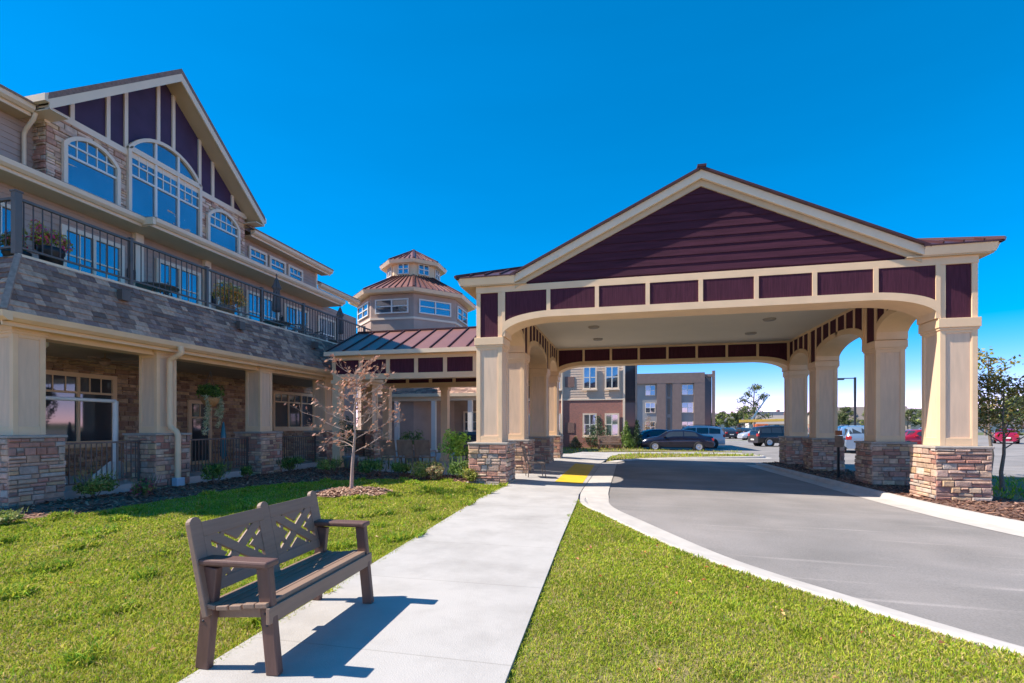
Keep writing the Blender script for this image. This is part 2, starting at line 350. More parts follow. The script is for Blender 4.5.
def window(root, T, w, h, rise=0.0, cols=4, rows=2, split=0.62, lights=1, fr=.09, depth=.09, glass='glass', frm='frame_cream', mun='white', pane_split=None, sill=True, name='window'):
    """local frame T: u right, n out, v up. One window: frame mesh, with panes and muntins as sub-parts."""
    top = h-rise; mb = MB(T)
    def outline(ins):
        if rise > 0: return [(ins, ins), (w-ins, ins)]+arch_pts(w, top, rise, 14, ins)
        return [(ins, ins), (w-ins, ins), (w-ins, h-ins), (ins, h-ins)]
    o, i = outline(0), outline(fr); n = len(o)
    vs = [(p[0], 0, p[1]) for p in o]+[(p[0], depth, p[1]) for p in o]+[(p[0], depth, p[1]) for p in i]+[(p[0], .012, p[1]) for p in i]
    fs = []
    for k in range(n):
        q = (k+1) % n; fs += [(k, q, q+n, k+n), (k+n, q+n, q+2*n, k+2*n), (k+2*n, q+2*n, q+3*n, k+3*n)]
    mb.add(vs, fs)
    if sill: mb.box(-.04, w+.04, 0, depth+.05, -.07, .02)
    win = mb.build(name, M[frm], root)
    p = MB(T)
    if rise > 0: p.add([(q[0], .02, q[1]) for q in i], [tuple(range(n))])
    else:                                                            # one sheet per light and sash, none quite parallel to the next
        lw_ = (w-2*fr)/lights; zz = [fr, fr+(h-2*fr)*split, h-fr] if 0 < split < 1 else [fr, h-fr]
        for L in range(lights):
            for a_, b_ in zip(zz, zz[1:]):
                e = [.02+rnd.uniform(-.006, .006) for _ in range(3)]; x0_, x1_ = fr+L*lw_, fr+(L+1)*lw_
                p.add([(x0_, e[0], a_), (x1_, e[1], a_), (x1_, e[1]+e[2]-e[0], b_), (x0_, e[2], b_)], [(0, 1, 2, 3)])
    p.build('pane', M[glass], win)
    m = MB(T)
    def ht(u):
        if rise <= 0: return h-fr
        Rr = (w*w/4+rise*rise)/(2*rise); return top+rise-Rr+math.sqrt(max(0, (Rr-fr)**2-(u-w/2)**2))
    lw = (w-2*fr)/lights
    for L in range(1, lights): m.box(fr+L*lw-.035, fr+L*lw+.035, .02, .075, fr, ht(fr+L*lw))
    zs = fr+(h-2*fr)*split
    if split < 1:
        m.box(fr, w-fr, .02, .062, zs-.03, zs+.03)
        for L in range(lights):
            for c in range(1, cols): 
                u = fr+L*lw+lw*c/cols; m.box(u-.011, u+.011, .02, .045, zs, ht(u))
        for rr in range(1, rows):
            v = zs+(h-fr-zs)*rr/rows
            x0, x1 = fr, w-fr
            if rise > 0 and v > top:
                Rr = (w*w/4+rise*rise)/(2*rise); k = min(w/2-fr, math.sqrt(max(0, (Rr-fr)**2-(v-top-rise+Rr)**2))); x0, x1 = w/2-k, w/2+k
            m.box(x0, x1, .02, .05, v-.022, v+.022)
    if m.v: m.build('muntins', M[mun], win)
    return win
def polyline_offset(pts, d):
    out = []
    for i, p in enumerate(pts):
        a = Vector(pts[max(i-1, 0)]); b = Vector(pts[min(i+1, len(pts)-1)]); t = (b-a).normalized(); out.append((p[0]+t.y*d, p[1]-t.x*d))
    return out
def smooth_poly(pts, n=6):
    out = []; P = [Vector(p) for p in pts]
    for i in range(len(P)-1):
        p0, p1, p2, p3 = P[max(i-1, 0)], P[i], P[i+1], P[min(i+2, len(P)-1)]
        for k in range(n):
            t = k/n; out.append(tuple(.5*((2*p1)+(p2-p0)*t+(2*p0-5*p1+4*p2-p3)*t*t+(3*p1-p0-3*p2+p3)*t**3)))
    out.append(tuple(P[-1])); return out

# ------------------------------------------------------------------ the ground
ZL = -.22                                                            # level of the car park
zr = lambda x, y=0: -.10-.017*clamp(x+1, 0, 7)
ext = 2500
sheet('ground', [(-ext, -ext), (ext, -ext), (ext, ext), (-ext, ext)], -.42, M['field'])
# kerb lines (back edge), from the walk's tip out to the right foreground, and along the right of the drive
KL = [(-1.10, 22.0), (-1.10, 17.0), (-1.10, 12.6), (-1.06, 11.4), (-1.0, 10.4), (-.78, 9.55), (-.38, 8.62), (.49, 6.66), (1.05, 5.74), (1.55, 5.11), (2.05, 4.5), (2.55, 3.98), (3.4, 3.25), (4.6, 2.5), (6.4, 1.75), (10, .9), (20, 0)]
KR = [(5.6, 23.6), (5.72, 21.2), (5.88, 17.5), (6.02, 14.2), (6.15, 12.0), (6.43, 10.0), (6.95, 8.4), (7.8, 7.0), (9.2, 5.9), (12, 4.9), (20, 4.0)]
KLs, KRs = smooth_poly(KL, 5), smooth_poly(KR, 5)
road_poly = [(p[0]-.02, p[1]) for p in KLs[::-1]]+[(-1.0, 22.05), (-.6, 23.4), (.3, 26), (.3, 29), (-.2, 31), (.3, 33), (1.0, 34.6), (1.2, 110), (120, 110), (120, 19.2), (8.5, 19.2), (7.0, 20.0), (6.3, 22.0), (5.8, 23.6)]+[(p[0]+.02, p[1]) for p in KRs]
sheet('driveway', road_poly, zr, M['asphalt'], cx=(-1, 0, 2, 4, 6))
def kerb(name, pts, top, road, side=1, gut=.45, hk=lambda i: 1.0):
    mb = MB(); n = len(pts); offs = [polyline_offset(pts, side*d) for d in (0, .02, .13, .16, .19, .19+gut)]; rows = []
    for i in range(n):
        z1 = top(*pts[i]); row = []
        for k, o in enumerate(offs):
            x, y = o[i]; z0 = road(x, y)+.006; t = z0+(max(z1, z0)-z0)*1.0
            row.append((x, y, (t-.03, t, t-.005, t-.02, z0+.012, z0)[k] if t-z0 > .02 else max(z0, z1)))
        rows.append(row)
    vs = [p for r in rows for p in r]; m = len(offs); fs = []
    for i in range(n-1):
        for k in range(m-1): fs.append((i*m+k, (i+1)*m+k, (i+1)*m+k+1, i*m+k+1))
    mb.add(vs, fs)
    return tag(mb.build(name, M['kerb']), kind='structure')
def top_left(x, y):
    return .0 if y < 9.2 else (-.088*clamp((y-9.2)/2.2))
kl = kerb('kerb', KLs, top_left, zr, side=-1)
kr = kerb('kerb', KRs, lambda x, y: -.085, zr, side=1)
# walk: level by the building, falling to the drive under the canopy
def zs(x, y):
    return .004-.092*clamp((y-10.2)/2.0)*clamp((x+2.9)/1.6)*(1 if y < 27 else 1)
walk = [(-.50, -3), (-.70, 2.83), (-.86, 6.5), (-1.0, 10.3), (-1.09, 11.4), (-1.12, 12.6), (-1.12, 17), (-1.12, 22), (-1.0, 24.0), (-.9, 26.5), (-.5, 28.6), (.4, 29.75), (2.0, 30.3), (6.4, 30.5), (6.4, 31.6), (1.6, 31.6), (-1.0, 31.0), (-2.6, 29.4), (-3.0, 27.0), (-4.6, 26.6), (-14.8, 26.6), (-14.8, 23), (-10.2, 19.2), (-9.0, 15.6), (-6.9, 14.9), (-4.3, 14.4), (-4.2, 12.6), (-3.0, 12.3), (-2.99, 9.7), (-2.56, 2.4), (-2.25, -3)]
sheet('sidewalk', walk, zs, M['concrete'], cx=(-2.9, -1.3), cy=(10.2, 12.2, 27), thick=.12)
pad = sheet('tactile_paving', [(-1.98, 13.8), (-1.22, 13.8), (-1.32, 20.6), (-2.10, 20.6)], lambda x, y: zs(x, y)+.005, M['yellow'], cx=(-1.3,), kind='structure')
# lawns (earth under the blades)
lawnL = [(-2.25, -3), (-2.54, 2.4), (-2.97, 9.7), (-2.98, 12.4), (-4.2, 12.7), (-4.9, 13.0), (-6.7, 12.9), (-8.0, 12.3), (-9.1, 10.6), (-9.15, 6.6), (-9.6, 5.6), (-11, 5.2), (-24, 5.0), (-24, -3)]
lawnR = [(-.52, -3), (-.72, 2.83), (-.88, 6.5), (-1.02, 10.3), (-.99, 10.35)]+[p for p in KLs if p[1] < 10.0]+[(20, -3)]
lawn_soil = sheet('lawn', lawnL, -.028, M['soil']); sheet('lawn', lawnR, -.028, M['soil'])
bedL = [(-24, 5.0), (-11, 5.2), (-9.6, 5.6), (-9.15, 6.6), (-9.1, 10.6), (-8.0, 12.3), (-6.7, 12.9), (-4.9, 13.0), (-4.2, 12.7), (-4.25, 14.35), (-6.85, 14.85), (-9.05, 15.6), (-10.2, 19.0), (-11.0, 20), (-11.2, 20), (-11.2, 6.9), (-24, 6.9)]
sheet('planting_bed', bedL, -.02, M['mulch'])
bedR = [p for p in KRs]+[(20, 5.6), (12.5, 8.2), (9.2, 10.6), (8.2, 12.3), (8.0, 14.5), (7.7, 24.0), (6.4, 24.1)]
sheet('planting_bed', bedR, -.10, M['mulch'])
lawnRR = [(20, 5.6), (12.5, 8.2), (9.2, 10.6), (8.2, 12.3), (8.0, 14.5), (7.8, 19.1), (8.5, 19.1), (40, 19.1), (40, 5.6)]
sheet('lawn', lawnRR, -.12, M['soil'])
isl = smooth_poly([(-.95, 22.6), (-.55, 23.7), (.0, 24.7), (.9, 25.7), (3.0, 27.0), (6.3, 28.6), (7.0, 29.2), (6.7, 29.9), (6.2, 30.45)], 4)
sheet('lawn', isl+[(2.0, 30.25), (.4, 29.7), (-.5, 28.55), (-.88, 26.5), (-.98, 24)], -.11, M['soil'])
kerb('kerb', isl, lambda x, y: -.09, lambda x, y: zr(x), side=1, gut=.3)
lawnB = [(-30, 27.2), (-3.1, 27.2), (-2.7, 29.5), (-1.0, 31.1), (1.6, 31.7), (6.4, 31.7), (6.9, 32.2), (6.2, 33.0), (2.2, 33.6), (1.0, 34.6), (1.1, 44), (-30, 44)]
sheet('lawn', lawnB, -.06, M['soil'])
# parking islands at the right
for pl in ([(16.5, 24.6), (34, 27.0), (34, 28.0), (17, 26.0)], [(9.5, 58), (22, 62), (22, 64), (9.5, 60)]):
    sheet('lawn', pl, -.12, M['field']); 
    e = pl+[pl[0]]; kerb('kerb', e, lambda x, y: -.10, lambda x, y: ZL, side=1, gut=.05)

# ------------------------------------------------------------------ grass blades (uncountable)
GR = [(.33, .41, .035), (.39, .44, .05), (.26, .38, .03), (.44, .43, .08), (.52, .42, .19), (.17, .34, .04)]
def grass(name, poly, dens, hgt, seed, zbase=-.03, ymax=99, tuft=0.35, holes=()):
    r = np.random.default_rng(seed); P = np.array(poly); x0, y0 = P.min(0); x1, y1 = P.max(0)
    x0, x1, y0, y1 = max(x0, -16), min(x1, 22), max(y0, .9), min(y1, ymax)
    N = int((x1-x0)*(y1-y0)*dens); x = r.uniform(x0, x1, N); y = r.uniform(y0, y1, N); k = inpoly(x, y, poly)
    c, s = math.cos(YAW), math.sin(YAW); d = -x*s+y*c; xc = x*c+y*s
    dist = np.hypot(x, y)
    k &= (d > .8) & (np.abs(xc) < d*1.12+.8) & (r.uniform(0, 1, N) < np.clip((4.2/np.maximum(dist, .1))**1.3, .10, 1))
    for hx, hy, hr in holes: k &= np.hypot((x-hx), (y-hy)) > hr*(1+.12*np.sin(5*np.arctan2(y-hy, x-hx)))
    bare = np.sin(x*4.3+1.1)*np.cos(y*3.7+.6)+.6*np.sin(x*9.1+y*7.3)+.5*np.sin(x*17.3-y*13.1)
    k &= ~((bare > 1.15) & (r.uniform(0, 1, N) < .45))                     # thin spots
    x, y, dist = x[k], y[k], dist[k]; N = len(x)
    f = lambda a, b, p: np.sin(x*a+p)*np.cos(y*b+p*1.7)
    big = .5+.5*(f(1.3, 1.1, .3)*.5+f(2.9, 3.3, 1.2)*.3+f(7.1, 6.3, 2.2)*.3)          # patches
    t = np.clip((f(5.1, 4.3, .9)+f(9.7, 8.1, 2.7)*.7+f(2.1, 2.3, 4.)*.5-.75)*2.5, 0, 1)*tuft       # coarser tufts
    h = hgt*r.uniform(.45, 1.15, N)*(.75+.5*big)*(1+2.0*t)*np.clip(.85+dist*.03, 1, 1.4)
    wd = r.uniform(.0016, .0034, N)*np.clip(dist/2.8, 1, 7)*(1+.9*t)
    a = r.uniform(0, 2*np.pi, N); lean = r.uniform(.3, 1.25, N)*h; la = r.uniform(0, 2*np.pi, N)
    ux, uy = np.cos(a)*wd, np.sin(a)*wd; lx, ly = np.cos(la)*lean, np.sin(la)*lean
    V = np.zeros((N, 5, 3), np.float32)
    V[:, 0] = np.stack([x-ux, y-uy, np.full(N, zbase)], 1); V[:, 1] = np.stack([x+ux, y+uy, np.full(N, zbase)], 1)
    V[:, 2] = np.stack([x+ux*.7+lx*.35, y+uy*.7+ly*.35, zbase+h*.62], 1); V[:, 3] = np.stack([x-ux*.7+lx*.35, y-uy*.7+ly*.35, zbase+h*.62], 1)
    V[:, 4] = np.stack([x+lx, y+ly, zbase+h*np.sqrt(np.clip(1-(lean/h)**2*.5, .12, 1))], 1)
    pal = np.array(GR); w_ = np.stack([np.ones(N), .6+big, 1-t*.5, (.2+1.6*(1-big)), (.25+1.5*np.clip(.8-big, 0, 1))*(1-t), .3+1.9*t], 1); w_ = np.cumsum(w_/w_.sum(1, keepdims=True), 1)
    idx = (r.uniform(0, 1, (N, 1)) > w_).sum(1).clip(0, 5); C = pal[idx]*r.uniform(.7, 1.25, (N, 1))
    me = bpy.data.meshes.new(name)
    me.vertices.add(N*5); me.vertices.foreach_set('co', V.ravel())
    base = (np.arange(N)*5)[:, None]
    li = np.concatenate([base+np.array([[0, 1, 2, 3]]), base+np.array([[3, 2, 4]])], 1).ravel()
    me.loops.add(N*7); me.loops.foreach_set('vertex_index', li.astype(np.int32))
    me.polygons.add(N*2); ls = (np.arange(N)*7)[:, None]+np.array([[0, 4]]); me.polygons.foreach_set('loop_start', ls.ravel().astype(np.int32))
    me.update(calc_edges=True)
    ca = me.color_attributes.new('Col', 'FLOAT_COLOR', 'CORNER')
    ca.data.foreach_set('color', np.repeat(np.concatenate([C, np.ones((N, 1))], 1), 7, axis=0).astype(np.float32).ravel())
    me.materials.append(M['grass']); o = bpy.data.objects.new(name, me); COL.objects.link(o)
    return tag(o, kind='stuff')
SAP = (-6.04, 10.1)
tag(grass('grass', [(x+(.035 if x > -3.05 and y < 12.5 else 0), y) for x, y in lawnL], 8500, .050, 1, ymax=13.1, tuft=.65, holes=[(SAP[0], SAP[1], .75)]), 'bright green mown grass between the porch and the walk', 'grass')
tag(grass('grass', [(x-(.03 if x < -.5 and y < 10.31 else 0), y) for x, y in lawnR], 9500, .036, 2, ymax=10.6, tuft=.2), 'yellowish green grass between the walk and the drive', 'grass')
tag(grass('grass', lawnRR, 260, .09, 3, zbase=-.12, ymax=19), 'grass beside the right hand pillars', 'grass')
tag(grass('grass', isl+[(2.0, 30.25), (.4, 29.7), (-.5, 28.55), (-.88, 26.5), (-.98, 24)], 500, .09, 4, zbase=-.11), 'grass on the kerbed island beyond the canopy', 'grass')
tag(grass('grass', lawnB, 160, .10, 5, zbase=-.06, ymax=37), 'grass in front of the brick building', 'grass')
# mulch chips
def chips(name, poly, n, z, seed, size=.03, hill=None, pal=None):
    r = random.Random(seed); mb = MB(); P = np.array(poly); (x0, y0), (x1, y1) = P.min(0), P.max(0); x0 = max(x0, -15); x1 = min(x1, 13)
    PAL = pal or [(.13, .07, .045), (.20, .115, .075), (.09, .05, .035), (.26, .17, .12), (.16, .09, .07)]
    xs = np.array([r.uniform(x0, x1) for _ in range(n)]); ys = np.array([r.uniform(y0, y1) for _ in range(n)]); k = inpoly(xs, ys, poly)
    for x, y in zip(xs[k], ys[k]):
        a = r.uniform(0, 6.28); L = size*r.uniform(.6, 2.0); W = size*r.uniform(.3, .7); t = r.uniform(-.4, .4); zz = z+(hill(x, y) if hill else 0)+r.uniform(0, .02)
        ca, sa = math.cos(a), math.sin(a); q = [(-L, -W), (L, -W), (L, W), (-L, W)]
        mb.add([(x+p*ca-s*sa, y+p*sa+s*ca, zz+p*t+.012) for p, s in q]+[(x, y, zz-.01)], [(0, 1, 2, 3), (0, 4, 1), (2, 4, 3)], r.choice(PAL))
    return mb.build(name, M['mulch'], recalc=False)
tag(chips('mulch', bedL, 14000, -.02, 1, .035), 'dark bark mulch along the porch', 'mulch', kind='stuff')
tag(chips('mulch', bedR, 16000, -.10, 2, .03), 'reddish bark mulch round the right hand pillars', 'mulch', kind='stuff')
ring = [(SAP[0]+.95*math.cos(t)*(1+.1*math.sin(3*t)), SAP[1]+.8*math.sin(t)) for t in [i*.3 for i in range(21)]]
hill = lambda x, y: .10*max(0, 1-(math.hypot(x-SAP[0], y-SAP[1])/.9)**2)
mb = MB(); mb.lathe([(.85, -.03), (.7, .03), (.4, .065), (.0001, .07)], (SAP[0], SAP[1], -.02), 20, (.22, .14, .10)); tag(mb.build('mulch_mound', M['mulch']), kind='structure')
tag(chips('mulch', ring, 2600, -.02, 3, .03, hill, [(.30, .21, .15), (.22, .13, .09), (.36, .27, .20), (.16, .09, .06)]), 'ring of pale wood chips round the bare sapling', 'mulch', kind='stuff')

r = random.Random(12); lv = MB()                                     # a scatter of fallen leaves
for k in range(90):
    x, y = (r.uniform(-.6, 2.2), r.uniform(2.2, 7)) if k % 3 else (r.uniform(-7, -2.8), r.uniform(2.5, 9))
    if k % 3 and not inpoly(np.array([x]), np.array([y]), lawnR)[0]: continue
    a = r.uniform(0, 6.28); s = r.uniform(.015, .035); c = r.choice([(.40, .15, .05), (.30, .13, .06), (.42, .28, .12)]); z = .012
    lv.add([(x+s*math.cos(a), y+s*math.sin(a), z), (x-s*.5*math.sin(a), y+s*.5*math.cos(a), z+.018), (x-s*math.cos(a), y-s*math.sin(a), z+.004), (x+s*.5*math.sin(a), y-s*.5*math.cos(a), z+.016)], [(0, 1, 2), (0, 2, 3)], c)
tag(lv.build('fallen_leaves', M['leaf'], recalc=False), 'scattered brown fallen leaves on the grass', 'leaves', kind='stuff')

# ------------------------------------------------------------------ the canopy over the drive
XL0, XL1, XR0, XR1 = -3.91, -3.21, 6.60, 7.30
BAYS = [12.68, 15.56, 20.03, 23.10]; CW = .70; YF, YB = BAYS[0], BAYS[3]+CW
XC = (XL0+XR1)/2
can = thing('drive_canopy', 'wide gabled drive-through canopy with plum panels on stone pillars', 'canopy', (XC, (YF+YB)/2, 0))
def make_pillar(root, w, zcap, ztop, zbot, stone_w, corn, seed, name='pillar', panel='cream_panel'):
    """square pillar: stone base, slab cap, boxed shaft with recessed panels, moulded head; built round (0, 0) of an unlocated node"""
    s = MB(); h = w/2; b = .09 if w < .65 else .11; i = .025; z0, z1 = zcap, corn[0]
    for sx in (-1, 1):
        for sy in (-1, 1):
            x0, x1 = sorted((sx*h, sx*(h-b))); y0, y1 = sorted((sy*h, sy*(h-b))); s.box(x0, x1, y0, y1, z0, z1)
    for z_, hh in ((z0, .17), (z1-.12, .12)):
        for sg in (-1, 1):
            a, c = sorted((sg*(h-.002), sg*(h-.05))); s.box(-h+b, h-b, a, c, z_, z_+hh); s.box(a, c, -h+b, h-b, z_, z_+hh)
    o = s.build(name, M['cream'], root, world=False, bevel=.006)
    p = MB(); p.box(-h+i, h-i, -h+i, h-i, z0, z1)
    for sg in (-1, 1):     # bead round each recessed panel
        for k in (-1, 1):
            a, c = sorted((sg*(h-.008), sg*(h-.05))); e, f = sorted((k*(h-b-.012), k*(h-b+.004))); p.box(e, f, a, c, z0+.17, z1-.12); p.box(a, c, e, f, z0+.17, z1-.12)
    p.build('shaft_panel', M[panel], o, world=False)
    m = MB(); e = .045; m.box(-h-e, h+e, -h-e, h+e, corn[0], corn[1]); m.box(-h-e*.5, h+e*.5, -h-e*.5, h+e*.5, corn[0]-.05, corn[0])
    if ztop > corn[1]: m.box(-h, h, -h, h, corn[1], ztop)
    m.build('head_moulding', M['cream'], o, world=False, bevel=.008)
    st = MB(); q = stone_w/2-.03
    for k, (o_, u, n) in enumerate((((-q-.028, -q, zbot), (1, 0, 0), (0, -1, 0)), ((q, -q-.028, zbot), (0, 1, 0), (1, 0, 0)), ((q+.028, q, zbot), (-1, 0, 0), (0, 1, 0)), ((-q, q+.028, zbot), (0, -1, 0), (-1, 0, 0)))):
        st.T = frame(o_, u, n); stones(st, 2*q+.056, zcap-.055-zbot, seed=seed+k)
    st.T = IDM; so_ = st.build('stone_base', M['stone'], o, world=False)
    cr = MB(); cr.box(-q-.006, q+.006, -q-.006, q+.006, zbot, zcap-.06); cr.build('mortar_core', M['mortar'], so_, world=False)
    cp = MB(); g = stone_w/2+.03; cp.box(-g, g, -g, g, zcap-.055, zcap); c_ = cp.build('cap_slab', M['cap'], o, world=False, bevel=.012)
    return o
protos = [make_pillar(can, CW, 1.07, 3.83, -.28, 1.02, (3.63, 3.83), 11), make_pillar(can, CW, 1.07, 3.83, -.28, 1.02, (3.63, 3.83), 41)]
cc = Vector(can.location)
for k, y in enumerate(BAYS):
    for j, x in enumerate((XL0+.35, XR0+.35)):
        loc = Vector((x, y+.35, 0))-cc
        if k == 0: o = protos[j]; o.location = loc
        else: o = copy_tree(protos[(j+k) % 2], can, loc, rz=R(90)*((k+j) % 4)); kids[can.name].append(o)
# beams: an arched cream soffit, plum panels over it, battens
def arch_line(a, b, rx, zs_, zc, n=12):
    out = []
    for i in range(n+1):
        t = math.pi/2*i/n; out.append((a+rx*(1-math.cos(t)), zs_+(zc-zs_)*math.sin(t)))
    for i in range(n+1):
        t = math.pi/2*(1-i/n); out.append((b-rx*(1-math.cos(t)), zs_+(zc-zs_)*math.sin(t)))
    return out
ZT0, ZT1 = 5.0, 5.17
def beam_run(root, axis, p0, p1, a, b, rx, nb, zc=4.30, th=.17, seed=0):
    """p0..p1 depth of the beam, a..b clear span along it; axis = extrusion axis"""
    lo = arch_line(a, b, rx, 3.83, zc); k = (zc+th-3.83)/(zc-3.83)
    hi = arch_line(a, b, rx+th*.7, 3.83+th*1.6, zc+th)
    o = MB(); n = len(lo)
    P = (lambda p, t: (p[0], t, p[1])) if axis == 'y' else (lambda p, t: (t, p[0], p[1]))
    for t0, t1, A, B in ((p0-.03, p1+.03, lo, hi),):
        vs = [P(p, t0) for p in A]+[P(p, t0) for p in B]+[P(p, t1) for p in A]+[P(p, t1) for p in B]; fs = []
        for i in range(n-1): fs += [(i, i+1, n+i+1, n+i), (2*n+i, 3*n+i, 3*n+i+1, 2*n+i+1), (i, 2*n+i, 2*n+i+1, i+1), (n+i, n+i+1, 3*n+i+1, 3*n+i)]
        fs += [(0, n, 3*n, 2*n), (n-1, 3*n-1, 4*n-1, 2*n-1)]
        o.add(vs, fs)
    bm_ = o.build('arched_beam', M['cream'], root)
    pn = MB(); pn.prism([(p[0], p[1]-.01) for p in hi]+[(b, ZT0+.02), (a, ZT0+.02)], p0, p1, axis)
    pn.build('panel', M['plum_panel'], bm_)
    t = MB(); L = b-a
    def zat(s):
        for i in range(n-1):
            if hi[i][0] <= s <= hi[i+1][0]: 
                f = (s-hi[i][0])/max(1e-6, hi[i+1][0]-hi[i][0]); return hi[i][1]+f*(hi[i+1][1]-hi[i][1])
        return hi[0][1]
    for i in range(1, nb):
        s = a+L*i/nb; z = zat(s)-.03
        (t.box(s-.05, s+.05, p0-.022, p1+.022, z, ZT0+.01) if axis == 'y' else t.box(p0-.022, p1+.022, s-.05, s+.05, z, ZT0+.01))
    for s, g in ((a, 1), (b, -1)):
        x0, x1 = sorted((s-.001*g, s+.085*g)); (t.box(x0, x1, p0-.024, p1+.024, 3.84, ZT0+.01) if axis == 'y' else t.box(p0-.024, p1+.024, x0, x1, 3.84, ZT0+.01))
    t.build('batten', M['cream'], bm_, split=True)
beam_run(can, 'y', YF, YF+CW, XL1, XR0, 1.35, 8); beam_run(can, 'y', YB-CW, YB, XL1, XR0, 1.35, 8)
for x0, x1 in ((XL0, XL1), (XR0, XR1)):
    for i in range(3):
        a, b = BAYS[i]+CW, BAYS[i+1]; beam_run(can, 'x', x0, x1, a, b, (b-a)/2-.02, 4 if i != 1 else 6, zc=4.38)
pr = MB(); tr = MB(); pp = MB()
for x0, x1 in ((XL0, XL1), (XR0, XR1)):
    for y in BAYS:
        pp.box(x0+.03, x1-.03, y+.03, y+CW-.03, 3.83, ZT0+.02)
        for ax, ay in ((x0, y), (x1-.11, y), (x0, y+CW-.11), (x1-.11, y+CW-.11)): pr.box(ax, ax+.11, ay, ay+.11, 3.83, ZT0)
pr.build('corner_board', M['cream'], can, bevel=.005, split=True); pp.build('corner_panel', M['plum_panel'], can, split=True)
for z0, z1, e in ((ZT0, ZT1, .012),):
    tr.box(XL0-e, XR1+e, YF-e, YF+CW+e, z0, z1); tr.box(XL0-e, XR1+e, YB-CW-e, YB+e, z0, z1)
    tr.box(XL0-e, XL1+e, YF+CW+e, YB-CW-e, z0, z1-.001); tr.box(XR0-e, XR1+e, YF+CW+e, YB-CW-e, z0, z1-.001)
tr.build('top_trim', M['cream'], can, bevel=.005, split=True)
cl = MB(); cl.box(XL1+.02, XR0-.02, YF+CW+.02, YB-CW-.02, 5.08, 5.16); ceil = cl.build('soffit_ceiling', M['ceiling'], can)
for x in (-1.2, 4.6):
    for y in (15.6, 18.2, 20.8):
        f = MB(); f.lathe([(.0001, 0), (.17, 0), (.20, .03), (.20, .06)], (x, y, 5.02), 20); l_ = f.build('ceiling_light', M['cap'], ceil)
# roof
EX0, EX1, EY0, EY1 = XL0-.40, XR1+.24, YF-.09, YB+.09
HW, SL = 4.55, .479
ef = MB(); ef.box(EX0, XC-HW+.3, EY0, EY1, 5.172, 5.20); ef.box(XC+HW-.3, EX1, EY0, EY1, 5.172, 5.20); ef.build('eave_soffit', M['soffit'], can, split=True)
HW, SL = 4.55, .479
g_ = MB()
zb = lambda x: 5.205+SL*(HW-abs(x-XC))
for a, b in ((EX0, XC-HW), (XC+HW, EX1)):
    g_.prism([(EY0-.10, 5.37), (EY0-.02, 5.20), (EY0+.05, 5.20), (EY0+.05, 5.37)], a-.02 if a == EX0 else a, b+.02 if b == EX1 else b, 'x')
    g_.prism([(EY1+.10, 5.37), (EY1-.05, 5.37), (EY1-.05, 5.20), (EY1+.02, 5.20)], a, b, 'x')
g_.prism([(EX0-.10, 5.37), (EX0-.02, 5.20), (EX0+.05, 5.20), (EX0+.05, 5.37)], EY0-.02, EY1+.02, 'y')
g_.prism([(EX1+.10, 5.37), (EX1-.05, 5.37), (EX1-.05, 5.20), (EX1+.02, 5.20)], EY0-.02, EY1+.02, 'y')
g_.build('gutter', M['fascia'], can, split=True)
rk = MB(); T_ = .195
for ya, yb in ((EY0-.04, EY0+.03), (EY1-.03, EY1+.04)):
    rk.prism([(XC-HW, zb(XC-HW)), (XC, zb(XC)), (XC+HW, zb(XC+HW)), (XC+HW, zb(XC+HW)+T_), (XC, zb(XC)+T_), (XC-HW, zb(XC-HW)+T_)], ya, yb, 'y')
rk.build('rake_board', M['fascia'], can, split=True)
rs = MB(); rs.prism([(XC-HW+.03, zb(XC-HW+.03)+.03), (XC, zb(XC)+.03), (XC+HW-.03, zb(XC+HW)+.044), (XC+HW-.03, zb(XC+HW)+.12), (XC, zb(XC)+.12), (XC-HW+.03, zb(XC-HW)+.12)], EY0+.032, EY1-.032, 'y')
rs.build('rake_soffit', M['soffit'], can)
mr = MB(); W2 = HW+.10; z2 = lambda x: zb(x)+T_+.004
mr.prism([(XC-W2, z2(XC-W2)), (XC, z2(XC)), (XC+W2, z2(XC+W2)), (XC+W2, z2(XC+W2)+.055), (XC, z2(XC)+.055), (XC-W2, z2(XC-W2)+.055)], EY0-.11, EY1+.11, 'y')
mr.box(XC-.10, XC+.10, EY0-.13, EY1+.13, z2(XC)+.03, z2(XC)+.085)
top = mr.build('metal_roof', M['metal_dark'], can)
E = .12; zq = 5.40; dq = XC-HW-EX0+E; sq = .40
for sg in (1, -1):                                                   # low hipped skirts either side of the gable
    hp = MB(); xe = EX0-E if sg > 0 else EX1+E; xi = XC-sg*HW+sg*.05; dq = abs(xi-xe); zt = zq+sq*dq
    hp.add([(xe, EY0-E, zq), (xi, EY0-E, zq), (xi, EY0-E+dq, zt), (xi, EY1+E-dq, zt), (xe, EY1+E, zq), (xi, EY1+E, zq), (xe, EY0-E, zq-.035), (xi, EY0-E, zq-.035), (xe, EY1+E, zq-.035), (xi, EY1+E, zq-.035)],
           [(0, 1, 2), (0, 2, 3, 4), (4, 3, 5), (0, 1, 7, 6), (0, 4, 8, 6), (4, 5, 9, 8)])
    hp.beam((xe, EY0-E, zq+.02), (xi, EY0-E+dq, zt+.02), .12, .06); hp.beam((xe, EY1+E, zq+.02), (xi, EY1+E-dq, zt+.02), .12, .06)
    for k in range(1, 26):
        y = EY0-E+(EY1-EY0+2*E)*k/26; ln = min(dq, y-EY0+E, EY1+E-y); hp.beam((xe, y, zq+.02), (xe+sg*ln, y, zq+sq*ln+.02), .03, .05)
    for k in range(1, 4):
        x = xe+sg*dq*k/4; hp.beam((x, EY0-E, zq+.02), (x, EY0-E+dq*k/4, zq+sq*dq*k/4+.02), .03, .05)
    hp.build('hip_roof', M['metal_dark'], can)
gw = MB(); hz = lambda z: (zb(XC)-.01-z)/SL
